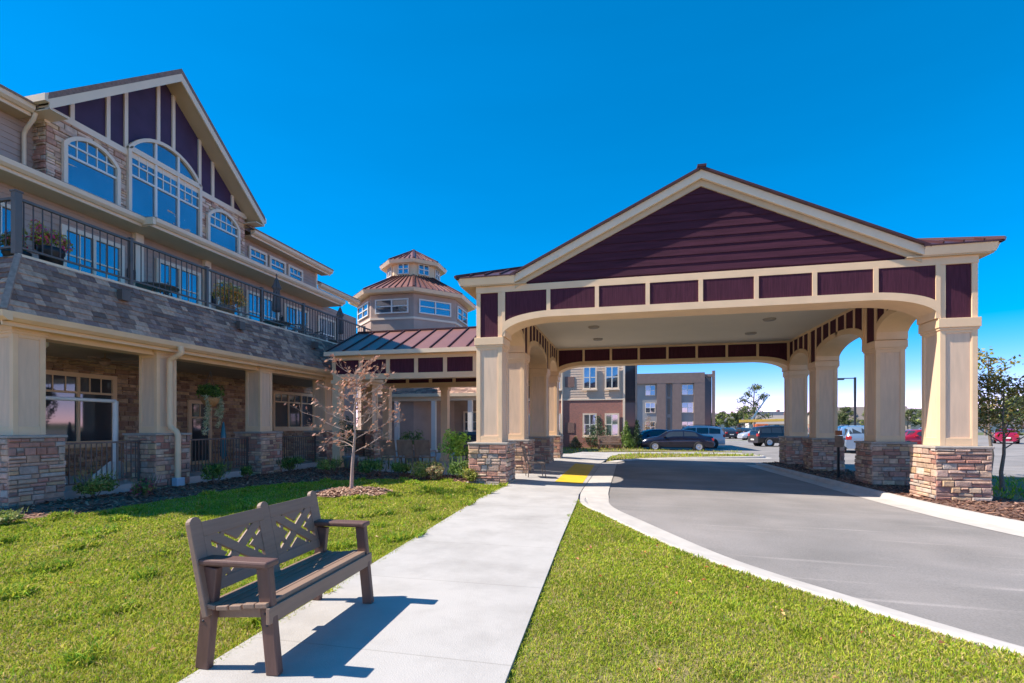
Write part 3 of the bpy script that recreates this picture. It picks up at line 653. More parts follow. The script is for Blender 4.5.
gw.prism([(XC-hz(5.17), 5.17), (XC+hz(5.17), 5.17), (XC, zb(XC)-.01)], YF+.02, YF+.10, 'y'); gw.prism([(XC-hz(5.17), 5.17), (XC+hz(5.17), 5.17), (XC, zb(XC)-.01)], YB-.10, YB-.02, 'y')
fz = MB()
fz.prism([(XC-HW, zb(XC-HW)-.13), (XC, zb(XC)-.15), (XC+HW, zb(XC+HW)-.13), (XC+HW, zb(XC+HW)+.03), (XC, zb(XC)+.02), (XC-HW, zb(XC-HW)+.03)], YF-.035, YF+.06, 'y'); fz.build('rake_trim', M['soffit'], can)  # cream board in the browner soffit tone, shade put into its colour
gp = gw.build('gable_panel', M['plum'], can, split=True)
for yy, n in ((YF+.02, (0, -1, 0)), (YB-.02, (0, 1, 0))):
    la = MB(frame((XC, yy, 5.215), (1, 0, 0), n)); laps(la, zb(XC)-5.23, lambda v: (-hz(5.215+v), hz(5.215+v)), .205); la.build('lap_siding', M['plum'], gp)

# ------------------------------------------------------------------ covered walk from the canopy to the house
CX0, CX1, CY0, CY1, CE, CRZ = -10.4, XL0-.05, 16.15, 20.4, 4.10, 5.20
cw = thing('covered_walkway', 'low covered walk with a seamed metal roof linking house and canopy', 'walkway', ((CX0+CX1)/2, (CY0+CY1)/2, 0))
ym = (CY0+CY1)/2
r_ = MB(); r_.prism([(CY0-.18, CE), (CY0-.18, CE+.05), (ym, CRZ+.05), (CY1+.18, CE+.05), (CY1+.18, CE), (ym, CRZ)], CX0-.2, CX1+.25, 'x')
rf = r_.build('metal_roof', M['metal_roof'], cw)
s_ = MB(); k = CX0-.15
while k < CX1+.2:
    for ya in (CY0-.18, CY1+.18): s_.beam((k, ya, CE+.07), (k, ym, CRZ+.07), .035, .06)
    k += .66
s_.beam((CX0-.2, ym, CRZ+.07), (CX1+.2, ym, CRZ+.07), .16, .05)
s_.build('seam', M['metal_dark'], rf)
f_ = MB()
for ya, yb in ((CY0-.26, CY0-.14), (CY1+.14, CY1+.26)): f_.box(CX0-.2, CX1+.05, ya, yb, CE-.10, CE+.045)
f_.build('gutter', M['fascia'], cw, split=True)
b_ = MB(); p_ = MB(); bt = MB()
for ya, yb in ((CY0+.05, CY0+.30), (CY1-.30, CY1-.05)):
    b_.box(CX0, CX1, ya-.03, yb+.03, 3.16, 3.36); b_.box(CX0, CX1, ya-.028, yb+.028, 3.86, 4.0); p_.box(CX0, CX1, ya, yb, 3.3, 3.9)
    n = 6
    for i in range(n+1):
        x = CX0+.02+(CX1-CX0-.04)*i/n; bt.box(x-.07, x+.07, ya-.02, yb+.02, 3.35, 3.87)
b_.box(CX0, CX1, CY0-.14, CY1+.14, 4.0, 4.03)
b_.build('beam', M['cream'], cw, split=True); p_.build('panel', M['plum_panel'], cw, split=True); bt.build('batten', M['cream'], cw, split=True)
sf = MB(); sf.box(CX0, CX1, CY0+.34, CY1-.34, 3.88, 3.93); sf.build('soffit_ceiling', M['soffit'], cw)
for x, y in ((-10.3, 16.35), (-10.3, 20.15), (-7.6, 20.15)):
    q = MB(); q.box(x-.15, x+.15, y-.15, y+.15, 0, 3.16); q.box(x-.19, x+.19, y-.19, y+.19, 3.02, 3.155); q.box(x-.19, x+.19, y-.19, y+.19, 0, .14); q.build('post', M['cream'], cw, bevel=.006)

# ------------------------------------------------------------------ the house on the left
BY0, BY1 = 5.3, 22.5
hs_ = thing('care_home', 'large three-storey taupe house with stone gable, shingled porch roof and long balcony', 'building', (-15.4, 14, 0))
XW3, XW2, XG = -15.40, -15.20, -14.95          # wall planes: third floor, second floor, stone gable
core = MB(); core.box(-27, XW2-.03, BY0+.03, 26.0, -.2, 7.7); core.box(-27, XW3-.03, BY0+.03, BY1-.03, 7.7, 9.62)
walls = core.build('wall', M['siding'], hs_)
lp = MB(frame((XW3, BY0, 7.85), (0, 1, 0), (1, 0, 0))); laps(lp, 1.72, lambda v: (0, BY1-BY0), .16)
lp.T = frame((XW2, BY0, 4.6), (0, 1, 0), (1, 0, 0)); laps(lp, 3.0, lambda v: (0, 19.5), .16)
lp.T = frame((-27, BY0, -.2), (1, 0, 0), (0, -1, 0)); laps(lp, 9.7, lambda v: (0, 11.55), .16)
lp.T = frame((XW3, BY1, 7.85), (-1, 0, 0), (0, 1, 0)); laps(lp, 1.72, lambda v: (0, 8), .16)
lp.build('lap_siding', M['siding'], walls)
cb = MB()
for y in (BY0+.06, BY1-.06): cb.box(XW3-.1, XW3+.035, y-.07, y+.07, 7.85, 9.6)
cb.box(XW2-.1, XW2+.035, BY0-.03, BY0+.12, 0, 7.7); cb.build('corner_board', M['frame_cream'], walls)
# ground floor stone behind the porch
gs = MB(frame((XW2, BY0+.1, .1), (0, 1, 0), (1, 0, 0))); stones(gs, 17.0, 3.3, DARKSTONE, .08, .17, .2, .6, 5)
gs.build('porch_stone', M['stone'], walls)
for y0, wd, z0, hh, L, nm in ((9.9, 2.15, .95, 2.05, 2, 'porch_window'), (14.6, 1.0, .12, 2.3, 1, 'porch_door'), (18.9, 3.0, 1.35, 1.7, 3, 'porch_window')):
    window(hs_, frame((XW2+.05, y0, z0), (0, 1, 0), (1, 0, 0)), wd, hh, 0, 3 if L == 2 else 2, 1, .76, L, .12, .08, 'glass_porch', 'cream', 'cream', name=nm, sill=(nm != 'porch_door'))
# third floor: stone gable block
GY0, GY1, GC = 10.05, 17.10, 13.57
gb = MB(); gb.box(-24, XG-.02, GY0+.04, GY1-.04, 7.6, 9.86)
gblock = gb.build('gable_block', M['mortar'], hs_)
st = MB(frame((XG-.02, GY0+.02, 7.85), (0, 1, 0), (1, 0, 0))); stones(st, GY1-GY0-.04, 1.95, [(.60, .43, .34), (.52, .33, .25), (.64, .48, .37), (.46, .26, .19), (.58, .38, .28), (.62, .44, .28), (.66, .52, .42)], .09, .17, .2, .6, 9)
for o_, u, n in (((XW3-.5, GY0+.04, 7.85), (1, 0, 0), (0, -1, 0)), ((XG-.02, GY1-.04, 7.85), (-1, 0, 0), (0, 1, 0))):
    st.T = frame(o_, u, n); stones(st, .93, 1.95, STONE, .09, .17, .15, .45, 21)
st.build('gable_stone', M['stone'], gblock)
RZ, RS, GE = 13.20, .852, 3.85                    # ridge, slope, half span of the gable roof
pw = MB(); hzz = lambda z: (RZ-.32-z)/RS
pw.prism([(GC-3.5, 9.86), (GC+3.5, 9.86), (GC+3.5, RZ-.28-RS*3.5), (GC, RZ-.28), (GC-3.5, RZ-.28-RS*3.5)], -24, XG-.03, 'x'); gwall = pw.build('gable_wall', M['purple_wall'], hs_)
t = MB(); t.box(XG-.02, XG+.05, GY0-.03, GY1+.03, 9.78, 9.96)
for y in (10.7, 11.68, 12.22, 13.3, 13.86, 14.92, 15.5, 16.45):
    t.box(XG-.04, XG+.025, y-.055, y+.055, 9.95, RZ-.26-RS*(abs(y-GC)+.055))
t.box(XG-.6, XG+.04, GY0-.04, GY0+.09, 9.5, 9.96)
t.build('gable_trim', M['frame_cream'], gwall, split=True)
rf = MB(); XF = -14.30
def chev(lo, hi, x0, x1, w=GE, mb=rf): mb.prism([(GC-w, RZ-RS*w+lo), (GC, RZ+lo), (GC+w, RZ-RS*w+lo), (GC+w, RZ-RS*w+hi), (GC, RZ+hi), (GC-w, RZ-RS*w+hi)], x0, x1, 'x')
chev(-.10, .06, -24, XF, GE+.03); rf.c = [(.15, .12, .11)]*len(rf.c); groof = rf.build('gable_roof', M['shingle'], hs_)
fb = MB(); chev(-.36, -.104, XF-.05, XF-.005, GE, fb); fb.build('rake_board', M['fascia'], groof)
so_ = MB(); chev(-.30, -.25, -24, XF-.055, GE-.03, so_)
so_.build('rake_soffit', M['soffit'], groof)
gg = MB()
for sg in (-1, 1):
    y = GC+sg*GE; z = RZ-RS*GE
    gg.box(-22, XF-.01, min(y, y+sg*.11), max(y, y+sg*.11), z-.20, z-.02); gg.box(-22, XF-.012, min(y-sg*.0, y-sg*.45), max(y, y-sg*.45), z-.36, z-.33)
gg.build('gutter', M['fascia'], groof, split=True)
# windows of the gable
GT = lambda y, z: frame((XG+.02, y, z), (0, 1, 0), (1, 0, 0))
window(hs_, GT(10.42, 8.0), 1.55, 1.62, .42, 5, 2, .56, 1, .10, .10)
window(hs_, GT(15.18, 8.0), 1.55, 1.62, .42, 5, 2, .56, 1, .10, .10)
bigw = window(hs_, GT(12.22, 7.98), 2.70, 2.06, 0, 3, 2, .62, 3, .10, .10, sill=False)
arc = window(hs_, GT(12.22, 10.0), 2.70, .80, .74, 1, 1, 1.0, 3, .10, .102, sill=False)
# third floor eaves and ledge over the balcony
ev = MB()
def eave(y0, y1, xo, xi, z, mb, cap=True):
    mb.prism([(xo+.10, z+.18), (xo+.02, z), (xo-.12, z), (xo-.12, z+.18)], y0, y1, 'xz') if False else None
    vs = [(xo+.11, z+.17), (xo+.09, z+.06), (xo+.02, z), (xo-.06, z), (xo-.06, z+.17)]
    n = len(vs); V = [(a, y0, b) for a, b in vs]+[(a, y1, b) for a, b in vs]
    mb.add(V, [tuple(range(n)), tuple(range(2*n-1, n-1, -1))]+[(i, i+n, (i+1) % n+n, (i+1) % n) for i in range(n)])
    mb.box(xo-.10, xo-.06, y0, y1, z-.08, z+.16)
eave(BY0-.35, GY0-.35, -14.85, XW3, 9.52, ev); eave(GY1+.3, BY1+.45, -14.85, XW3, 9.30, ev)
eave(BY0-.3, 12.35, -14.37, XW2, 7.66, ev); eave(12.36, BY1+.3, -14.05, XW2, 7.66, ev); ev.box(-14.40, -13.98, 12.27, 12.358, 7.62, 7.83)
eave(22.6, 26.4, -15.3, -16, 8.6, ev)
ev.build('gutter', M['fascia'], hs_, split=True)
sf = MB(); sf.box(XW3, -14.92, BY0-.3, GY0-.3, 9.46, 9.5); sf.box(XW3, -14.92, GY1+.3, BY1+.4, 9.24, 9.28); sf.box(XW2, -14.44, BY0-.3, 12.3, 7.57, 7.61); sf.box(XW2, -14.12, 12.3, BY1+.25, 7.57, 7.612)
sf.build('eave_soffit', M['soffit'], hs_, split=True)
up = MB()
def slab(y0, y1, xo, zo, xi, zi, th=.06): up.add([(xo, y0, zo), (xo, y1, zo), (xi, y1, zi), (xi, y0, zi), (xo, y0, zo-th), (xo, y1, zo-th), (xi, y1, zi-th), (xi, y0, zi-th)], [(0, 1, 2, 3), (7, 6, 5, 4), (0, 4, 5, 1), (1, 5, 6, 2), (2, 6, 7, 3), (3, 7, 4, 0)], (.17, .14, .125))
slab(BY0-.35, GY0, -14.72, 9.74, -21, 12.3); slab(GY1, BY1+.45, -14.72, 9.52, -21, 12.1); slab(BY0-.3, 12.34, -14.3, 7.86, -15.5, 8.0); slab(12.36, BY1+.3, -13.98, 7.86, -15.5, 8.03); slab(22.55, 26.4, -15.2, 8.83, -20, 10.8)
up.build('upper_roof', M['shingle'], hs_, split=True)
for y in (17.75, 18.98, 20.22): window(hs_, frame((XW3+.03, y, 8.22), (0, 1, 0), (1, 0, 0)), 1.06, .78, 0, 3, 1, .56, 1, .10, .07)
window(hs_, frame((XW3+.03, 6.7, 8.0), (0, 1, 0), (1, 0, 0)), 1.3, 1.3, 0, 3, 1, .56, 1, .10, .07)
dsp = MB(); dsp.tube([(-14.82, 9.75, 9.55), (-14.9, 9.75, 9.4), (-15.2, 9.78, 9.2), (-15.3, 9.8, 9.1), (-15.3, 9.8, 7.95)], .05, 8); dsp.build('downspout', M['fascia'], hs_)
# second floor: windows, doors, lights
W2 = lambda y, z: frame((XW2+.03, y, z), (0, 1, 0), (1, 0, 0))
window(hs_, W2(7.7, 5.1), 1.9, 1.95, 0, 3, 1, .6, 2, .1, .08)
for y, wd in ((10.55, 1.75), (13.4, 1.75)):
    d_ = window(hs_, W2(y, 4.68), wd, 2.36, 0, 2, 2, .38, 2, .12, .08, mun='frame_cream', sill=False, name='balcony_door')
    h = MB(W2(y, 4.72)); h.box(wd/2+.05, wd/2+.07, .08, .13, .95, 1.1); h.build('handle', M['black'], d_)
for y, wd in ((15.9, 1.2), (17.4, 1.9), (19.7, 1.7), (22.2, 1.5)): window(hs_, W2(y, 5.0), wd, 2.05, 0, 3, 1, .6, 2 if wd > 1.3 else 1, .1, .08)
pl = MB()
for y in (12.75, 15.4): pl.box(XW2, XW2+.16, y-.13, y+.13, 4.6, 7.6)
pl.build('pilaster', M['frame_cream'], hs_, split=True)
for y in (10.0, 12.5, 15.65, 19.45):
    s = MB(); s.box(XW2+.02, XW2+.05, y-.06, y+.06, 6.15, 6.4); s.tube([(XW2+.05, y, 6.42), (XW2+.14, y, 6.45), (XW2+.16, y, 6.36)], .012, 6); s.lathe([(.05, .0), (.075, .04), (.085, .26), (.03, .34), (.0001, .36)], (XW2+.16, y, 6.04), 8); s.build('wall_lantern', M['black'], hs_)
# porch: floor, ceiling, beam, gutter, shingled roof, balcony deck
XC1 = -11.45; PY0, PY1 = 6.84, 21.4
pf = MB(); pf.box(XW2+.0, -11.58, 7.3, PY1, -.15, .12); pf.build('porch_floor', M['kerb'], hs_)
pc = MB(); pc.box(XW2, -11.9, 7.45, PY1, 3.38, 3.42); pc.build('porch_ceiling', M['porch_ceiling'], hs_)
pb = MB(); pb.box(-11.95, -11.52, 7.16, PY1, 3.27, 3.47); pb.box(XW2, -11.96, 7.16, 7.5, 3.27, 3.47); pb.box(-11.50, -11.2, 6.9, PY1, 3.448, 3.475); pb.build('porch_beam', M['cream'], hs_, bevel=.008, split=True)
pg = MB(); eave(PY0, PY1, -11.15, 0, 3.45, pg)
vs = [(PY0-.11, 3.62), (PY0-.09, 3.51), (PY0-.02, 3.45), (PY0+.06, 3.45), (PY0+.06, 3.62)]; n = len(vs)
pg.add([(XW2, a, b) for a, b in vs]+[(-11.04, a, b) for a, b in vs], [tuple(range(n)), tuple(range(2*n-1, n-1, -1))]+[(i, i+n, (i+1) % n+n, (i+1) % n) for i in range(n)])
pg.box(-11.31, -11.2, PY0+.05, PY1, 3.46, 3.50)
pg.build('gutter', M['cream'], hs_, split=True)
run, rise = .62, 1.24; sl_ = math.hypot(run, rise)
mg = MB(); mg.T = Matrix.Translation((-11.10, PY0-.05, 3.62))
shingles(mg, PY1-PY0, sl_, (0, 1, 0), (-run/sl_, 0, rise/sl_), .135, 3, trim=lambda t_: (t_*.45, PY1-PY0))
mg.T = Matrix.Translation((XW2, PY0-.05, 3.62)); shingles(mg, 4.1, sl_, (1, 0, 0), (0, run/sl_, rise/sl_), .135, 4, trim=lambda t_: (0, 4.1-t_*.45))
hipb = MB(); mg.T = IDM; mg.beam((-11.1, PY0-.05, 3.64), (-11.1-run, PY0-.05+run, 3.64+rise), .1, .05, (1, -1, .6), col=(.24, .19, .165))
mg.prism([(-11.14, 3.5), (-11.14-run, 3.5+rise+.1), (-12.4, 4.8), (-12.4, 3.5)], PY0+.02, PY1, 'y', (.1, .08, .075)) if False else None
mans = mg.build('shingle_roof', M['shingle'], hs_)
bk = MB(); bk.add([(-11.14, PY0, 3.6), (-11.14-run, PY0+run, 3.6+rise), (-11.14-run, PY1, 3.6+rise), (-11.14, PY1, 3.6), (XW2, PY0, 3.6), (XW2, PY0+run, 3.6+rise)], [(0, 1, 2, 3), (4, 5, 1, 0)]); bk.build('roof_deck', M['black'], mans)
for y in (9.3, 12.9, 16.6):       # small dark roof vents
    v = MB(); v.box(-11.52, -11.36, y-.10, y+.10, 4.42, 4.66); v.build('roof_vent', M['bronze'], mans)
dk = MB(); dk.box(XW2, -11.80, PY0+.60, PY1, 4.48, 4.60); dk.box(-11.80, -11.71, PY0+.56, PY1, 4.86, 4.91); dk.build('balcony_deck', M['fascia'], hs_)
rl = MB(); XR, YR = -11.78, 7.42
rl.box(XR-.035, XR+.035, YR, PY1, 5.98, 6.03); rl.box(XR-.02, XR+.02, YR, PY1, 5.03, 5.07)
rl.box(XW2, XR, YR-.035, YR+.035, 5.981, 6.031); rl.box(XW2, XR, YR-.02, YR+.02, 5.031, 5.071)
rb = MB(); y = YR+.12
while y < PY1: rb.box(XR-.009, XR+.009, y-.009, y+.009, 5.05, 6.0); y += .165
x = XR-.12
while x > XW2: rb.box(x-.009, x+.009, YR-.009, YR+.009, 5.05, 6.0); x -= .165
rail = rl.build('balcony_railing', M['bronze'], hs_); rb.build('balusters', M['baluster'], rail)
for y in (YR, 9.75, 12.0, 14.2, 16.4, 18.6, 20.8):
    q = MB(); a = .06 if y == YR else .038; q.box(XR-a, XR+a, y-a, y+a, 4.9, 6.12 if y == YR else 6.05); q.box(XR-a-.015, XR+a+.015, y-a-.015, y+a+.015, 6.12 if y == YR else 6.05, 6.15 if y == YR else 6.07); q.build('railing_post', M['bronze'], rail)
pcol = make_pillar(hs_, .56, 1.32, 3.45, -.1, .98, (3.33, 3.44), 71, 'porch_pillar')
pcol2 = make_pillar(hs_, .56, 1.32, 3.45, -.1, .98, (3.33, 3.44), 91, 'porch_pillar')
CYS = [7.43, 10.43, 14.03, 17.55, 21.2]
c0 = Vector(hs_.location)
for k, y in enumerate(CYS):
    loc = Vector((XC1-.28, y, 0))-c0
    if k < 2: (pcol, pcol2)[k].location = loc
    else: kids[hs_.name].append(copy_tree((pcol, pcol2)[k % 2], hs_, loc, rz=R(180)))
for k in range(4):                                   # low railings between the pillars
    a, b = CYS[k]+.50, CYS[k+1]-.50; q = MB(); x = XC1-.28
    q.box(x-.025, x+.025, a, b, 1.10, 1.14); q.box(x-.02, x+.02, a, b, .22, .25); y = a+.06
    while y < b: q.box(x-.009, x+.009, y-.009, y+.009, .23, 1.11); y += .115
    for yy in (a, b): q.box(x-.03, x+.03, yy-.03, yy+.03, .14, 1.16)
    q.build('porch_railing', M['bronze'], hs_)
dd = MB(); yd = 10.42; dd.tube([(-11.02, yd, 3.5), (-10.98, yd, 3.36), (-11.1, yd, 3.28), (-11.3, yd-.02, 3.2), (-11.33, yd-.02, 3.1), (-11.33, yd-.02, 1.55), (-11.28, yd-.02, 1.45), (-11.12, yd-.02, 1.36), (-11.08, yd-.02, 1.25), (-11.08, yd-.02, .18)], .07, 10); dsp2 = dd.build('downspout', M['cream'], hs_)
db = MB(); db.box(-11.16, -10.98, yd-.13, yd+.10, -.02, .2); db.build('drain_collar', paint('pale_blue', (.45, .55, .62), .5, 0), dsp2, bevel=.02)

# ------------------------------------------------------------------ octagonal lantern tower
TX, TY = -13.7, 30.5; tw = thing('lantern_tower', 'octagonal two-tier tower with purple-brown metal roofs', 'tower', (TX, TY, 0))
A0 = math.atan2(-TY, -TX)
octo = lambda r, k=0: [(TX+r*math.cos(A0+R(45)*i), TY+r*math.sin(A0+R(45)*i)) for i in range(8)]
def ring(mb, r0, z0, r1, z1):
    a, b = octo(r0), octo(r1); vs = [(*p, z0) for p in a]+[(*p, z1) for p in b]; mb.add(vs, [(i, (i+1) % 8, (i+1) % 8+8, i+8) for i in range(8)])
b = MB(); b.prism(octo(3.55), -.2, 9.3, 'z'); b.build('lower_wall', M['siding'], tw)
b = MB(); b.prism(octo(1.72), 10.2, 11.75, 'z'); b.build('upper_wall', M['cream'], tw)
def roof8(r, z, r1, z1, nm):
    m = MB(); ring(m, r, z, r1, z1); ring(m, r, z-.06, r, z); o = m.build(nm, M['metal_roof'], tw); s = MB(); a, c = octo(r), octo(r1)
    for i in range(8):
        p, q = Vector((*a[i], z+.02)), Vector((*c[i], z1+.02)); s.beam(p, q, .14, .07)
        p2, q2 = Vector((*a[(i+1) % 8], z+.02)), Vector((*c[(i+1) % 8], z1+.02)); n = 8 if r > 3 else 5
        for k in range(1, n):
            t_ = k/n; e = p.lerp(p2, t_); 
            f = abs(2*t_-1); top_ = q.lerp(q2, t_) if r1 > .5 else e.lerp(q, min(1, 2*min(t_, 1-t_)))
            s.beam(e, top_, .04, .06)
    s.build('seam', M['metal_dark'], o); g = MB(); ring(g, r-.02, z-.24, r+.08, z-.05); ring(g, r+.08, z-.05, r-.1, z-.045); ring(g, r-.02, z-.24, r*.8, z-.24); g.build('gutter', M['fascia'], o)
roof8(4.08, 9.56, 1.7, 10.90, 'lower_roof'); roof8(2.10, 11.86, .12, 12.95, 'upper_roof')
f = MB(); f.lathe([(.10, 12.85), (.16, 12.95), (.10, 13.05), (.0001, 13.1)], (TX, TY, 0), 8); f.build('finial', M['metal_dark'], tw)
o8, o8b = octo(3.55), octo(1.72)
for i in range(8):
    p, q = Vector((*o8[i], 0)), Vector((*o8[(i+1) % 8], 0)); mid = (p+q)/2; n = Vector((mid.x-TX, mid.y-TY, 0)).normalized()
    if n.y > .5: continue
    u = Vector((-n.y, n.x, 0)); o_ = mid-u*1.05+n*.02
    window(tw, frame((o_.x, o_.y, 8.15), u, n), 2.1, .85, 0, 1, 1, .5, 2, .07, .07, frm='white', sill=False)
    p, q = Vector((*o8b[i], 0)), Vector((*o8b[(i+1) % 8], 0)); mid = (p+q)/2; o_ = mid-u*.36+n*.02
    window(tw, frame((o_.x, o_.y, 10.98), u, n), .72, .66, 0, 1, 1, .5, 2, .05, .06, frm='white', sill=False)
bd = MB(); ring(bd, 3.58, 7.9, 3.58, 7.8); bd.prism(octo(3.6), 7.8, 7.92, 'z'); bd.build('band', M['frame_cream'], tw)

# ------------------------------------------------------------------ entrance wing behind the covered walk
ew = thing('entrance_wing', 'low wing with shingled porch roof behind the covered walk', 'building', (-9, 29, 0))
b = MB(); b.box(-14.9, -6.6, 29.2, 33.5, -.1, 3.6); wl = b.build('wall', M['siding'], ew)
b = MB(frame((-14.6, 29.2, -.1), (1, 0, 0), (0, -1, 0))); stones(b, 7.9, 1.1, DARKSTONE, .1, .18, .2, .6, 31); b.build('stone_base', M['stone'], wl)
sg = MB(); slp = math.hypot(3.2, 1.7); sg.T = Matrix.Translation((-15, 26.9, 3.35)); shingles(sg, 8.8, slp, (1, 0, 0), (0, 3.2/slp, 1.7/slp), .18, 8); sg.T = IDM; sg.add([(-15, 26.9, 3.33), (-6.2, 26.9, 3.33), (-6.2, 30.1, 5.03), (-15, 30.1, 5.03), (-6.2, 33.5, 3.4), (-15, 33.5, 3.4)], [(0, 1, 2, 3), (3, 2, 4, 5)], (.12, .1, .1)); sg.build('porch_roof', M['shingle'], ew)
b = MB(); b.box(-15, -6.15, 26.76, 26.92, 3.18, 3.36); b.box(-15, -6.25, 26.95, 27.15, 2.95, 3.2); b.box(-15, -6.2, 27.0, 29.2, 3.2, 3.24); b.build('fascia', M['fascia'], ew, split=True)
for x in (-13.2, -10.9, -8.7, -6.5):
    b = MB(); b.box(x-.12, x+.12, 26.95, 27.19, 0, 2.95); b.box(x-.17, x+.17, 26.9, 27.24, 0, .2); b.build('post', M['white'], ew)
for x, wd, z0, hh, nm in ((-12.4, 1.3, .8, 1.7, 'window'), (-9.8, 2.0, 0, 2.4, 'glass_door')):
    window(ew, frame((x, 29.15, z0), (1, 0, 0), (0, -1, 0)), wd, hh, 0, 2, 2, .5, 2, .1, .07, name=nm, sill=nm == 'window')

# ------------------------------------------------------------------ benches
def make_bench(label, loc, rz, name='garden_bench', L=1.40, group=None):
    """local: bench faces +x, runs along y"""
    t = thing(name, label, 'bench', loc, rz, group)
    Z = lambda mb, nm, m, bev=.008, par=t: mb.build(nm, M[m], par, world=False, bevel=bev)
    hl = L/2; ys = (-hl+.07, hl-.07)
    for y in ys:
        b = MB(); b.beam((.27, y, 0), (.20, y, .645), .088, .055, (0, 1, 0)); Z(b, 'leg', 'bench_leg')
        b = MB(); b.beam((-.24, y, 0), (-.17, y, .63), .095, .055, (0, 1, 0)); Z(b, 'leg', 'bench_leg')
        b = MB(); b.box(-.27, .255, y-.06, y+.065, .645, .685); Z(b, 'armrest', 'bench_leg', .012)
        b = MB(); b.beam((-.22, y+(.055 if y < 0 else -.055), .345), (.23, y+(.055 if y < 0 else -.055), .375), .04, .10); Z(b, 'seat_rail', 'bench')
    c = MB()
    for i, (x, z) in enumerate(((-.155, .400), (-.065, .395), (.03, .403), (.125, .418), (.212, .425))):
        s = MB(); s.beam((x, -hl+.015, z), (x, hl-.015, z), .083, .03, (0.10 if i < 1 else -.08, 0, 1)); Z(s, 'seat_slat', 'bench', .006)
    s = MB(); s.beam((.262, -hl+.015, .365), (.262, hl-.015, .365), .028, .10); Z(s, 'apron', 'bench', .005)
    for y in ys:                                                     # bolt heads where the seat rail meets the legs
        for x_, z_ in ((.225, .37), (.238, .30), (-.215, .37), (-.222, .30), (.262, .365)):
            sg = -1 if y < 0 else 1
            b = MB(); b.T = Matrix.Translation((x_, y+sg*.029, z_)) @ Matrix.Rotation(R(90), 4, 'X'); b.lathe([(.0001, .004), (.008, .003), (.009, -.004)], n=8); b.build('bolt', M['black'], t, world=False)
    # back: three posts, two framed lattice panels; the back leans
    B = lambda y, h, n=0: (-.18-.115*(h-.40)/.52+n*.96, y, h+n*.28)     # h up the back, n towards the sitter
    for y in (-hl+.045, 0, hl-.045):
        p = MB(); pts = []
        w_ = .045
        outl = [(y-w_, .34), (y+w_, .34), (y+w_, .895)]+[(y+w_*math.cos(a), .895+w_*.85*math.sin(a)) for a in [math.pi*i/8 for i in range(1, 8)]]+[(y-w_, .895)]
        n = len(outl); v = [B(a, h, -.028) for a, h in outl]+[B(a, h, .012) for a, h in outl]
        p.add(v, [tuple(range(n)), tuple(range(2*n-1, n-1, -1))]+[(i, i+n, (i+1) % n+n, (i+1) % n) for i in range(n)]); Z(p, 'back_post', 'bench', .006)
    for y0, y1 in ((-hl+.085, -.04), (.04, hl-.085)):
        p = MB()
        def bar(a, b, wd, n0=-.016, n1=.016, mb=None):
            a, b = Vector(a), Vector(b); d = (b-a).normalized(); q = Vector((-d.y, d.x))*wd/2
            o = [a-q, b-q, b+q, a+q]; v = [B(k.x, k.y, n0) for k in o]+[B(k.x, k.y, n1) for k in o]
            (mb or p).add(v, [(0, 1, 2, 3), (7, 6, 5, 4), (0, 4, 5, 1), (1, 5, 6, 2), (2, 6, 7, 3), (3, 7, 4, 0)])
        z0, z1 = .46, .895
        bar((y0, z1-.045), (y1, z1-.045), .09); bar((y0, z0+.035), (y1, z0+.035), .07)
        bar((y0+.025, z0+.07), (y0+.025, z1-.09), .05, -.0155, .0155); bar((y1-.025, z0+.07), (y1-.025, z1-.09), .05, -.0155, .0155)
        fr_ = Z(p, 'back_frame', 'bench', .004)
        a0, a1, b0, b1 = y0+.05, y1-.05, z0+.07, z1-.09; W_, H_ = a1-a0, b1-b0; l = MB()
        cx_, cy_ = (a0+a1)/2, (b0+b1)/2
        for k, (a, b) in enumerate((((a0-.01, b0-.01), (a1+.01, b1+.01)), ((a0-.01, b1+.01), (a1+.01, b0-.01)))): bar(a, b, .062, -.011+k*.003, .011+k*.003, l)
        def plate(tri):                                              # one board of each quadrant, kept a slot away from the crossed bars
            v = [B(q.x, q.y, -.008) for q in tri]+[B(q.x, q.y, .008) for q in tri]; n = len(tri)
            l.add(v, [tuple(range(n)), tuple(range(2*n-1, n-1, -1))]+[(i, i+n, (i+1) % n+n, (i+1) % n) for i in range(n)])
        cn = [Vector((a0, b0)), Vector((a1, b0)), Vector((a1, b1)), Vector((a0, b1))]; ce = Vector((cx_, cy_))
        for k in range(4):
            p0, p1 = cn[k], cn[(k+1) % 4]; mid = (p0+p1)/2; ax = (mid-ce).normalized(); tx = (p1-p0).normalized(); half = (p1-p0).length/2; dep = (mid-ce).length
            off = .031+.024; hyp = math.hypot(half, dep); t_ = off*hyp/half; tw_ = off*hyp/dep      # how far the board steps back along the axis and the edge
            V_ = lambda e, d_: ce+ax*d_+tx*e
            plate([V_(-(half-tw_), dep+.012), V_(half-tw_, dep+.012), V_(half-tw_, dep), V_(0, t_), V_(-(half-tw_), dep)])
            for sg2 in (-1, 1):      # short bridges that break each slot
                f = .62; q = V_(sg2*half*f, dep*f); nn = (tx*-sg2*dep+ax*half).normalized(); bar(q, q+nn*.075, .035, -.007, .007, l)
        l.build('lattice', M['bench'], fr_, world=False, bevel=.003)
    return t
make_bench('taupe slatted bench with lattice back and brown legs, on the near walk edge', (-2.362, 3.215, .004), R(3.0)).scale = (.95, .98, 1)
make_bench('small dark bench on the grass before the brick building', (-1.15, 33.3, -.05), R(-80), L=1.5)

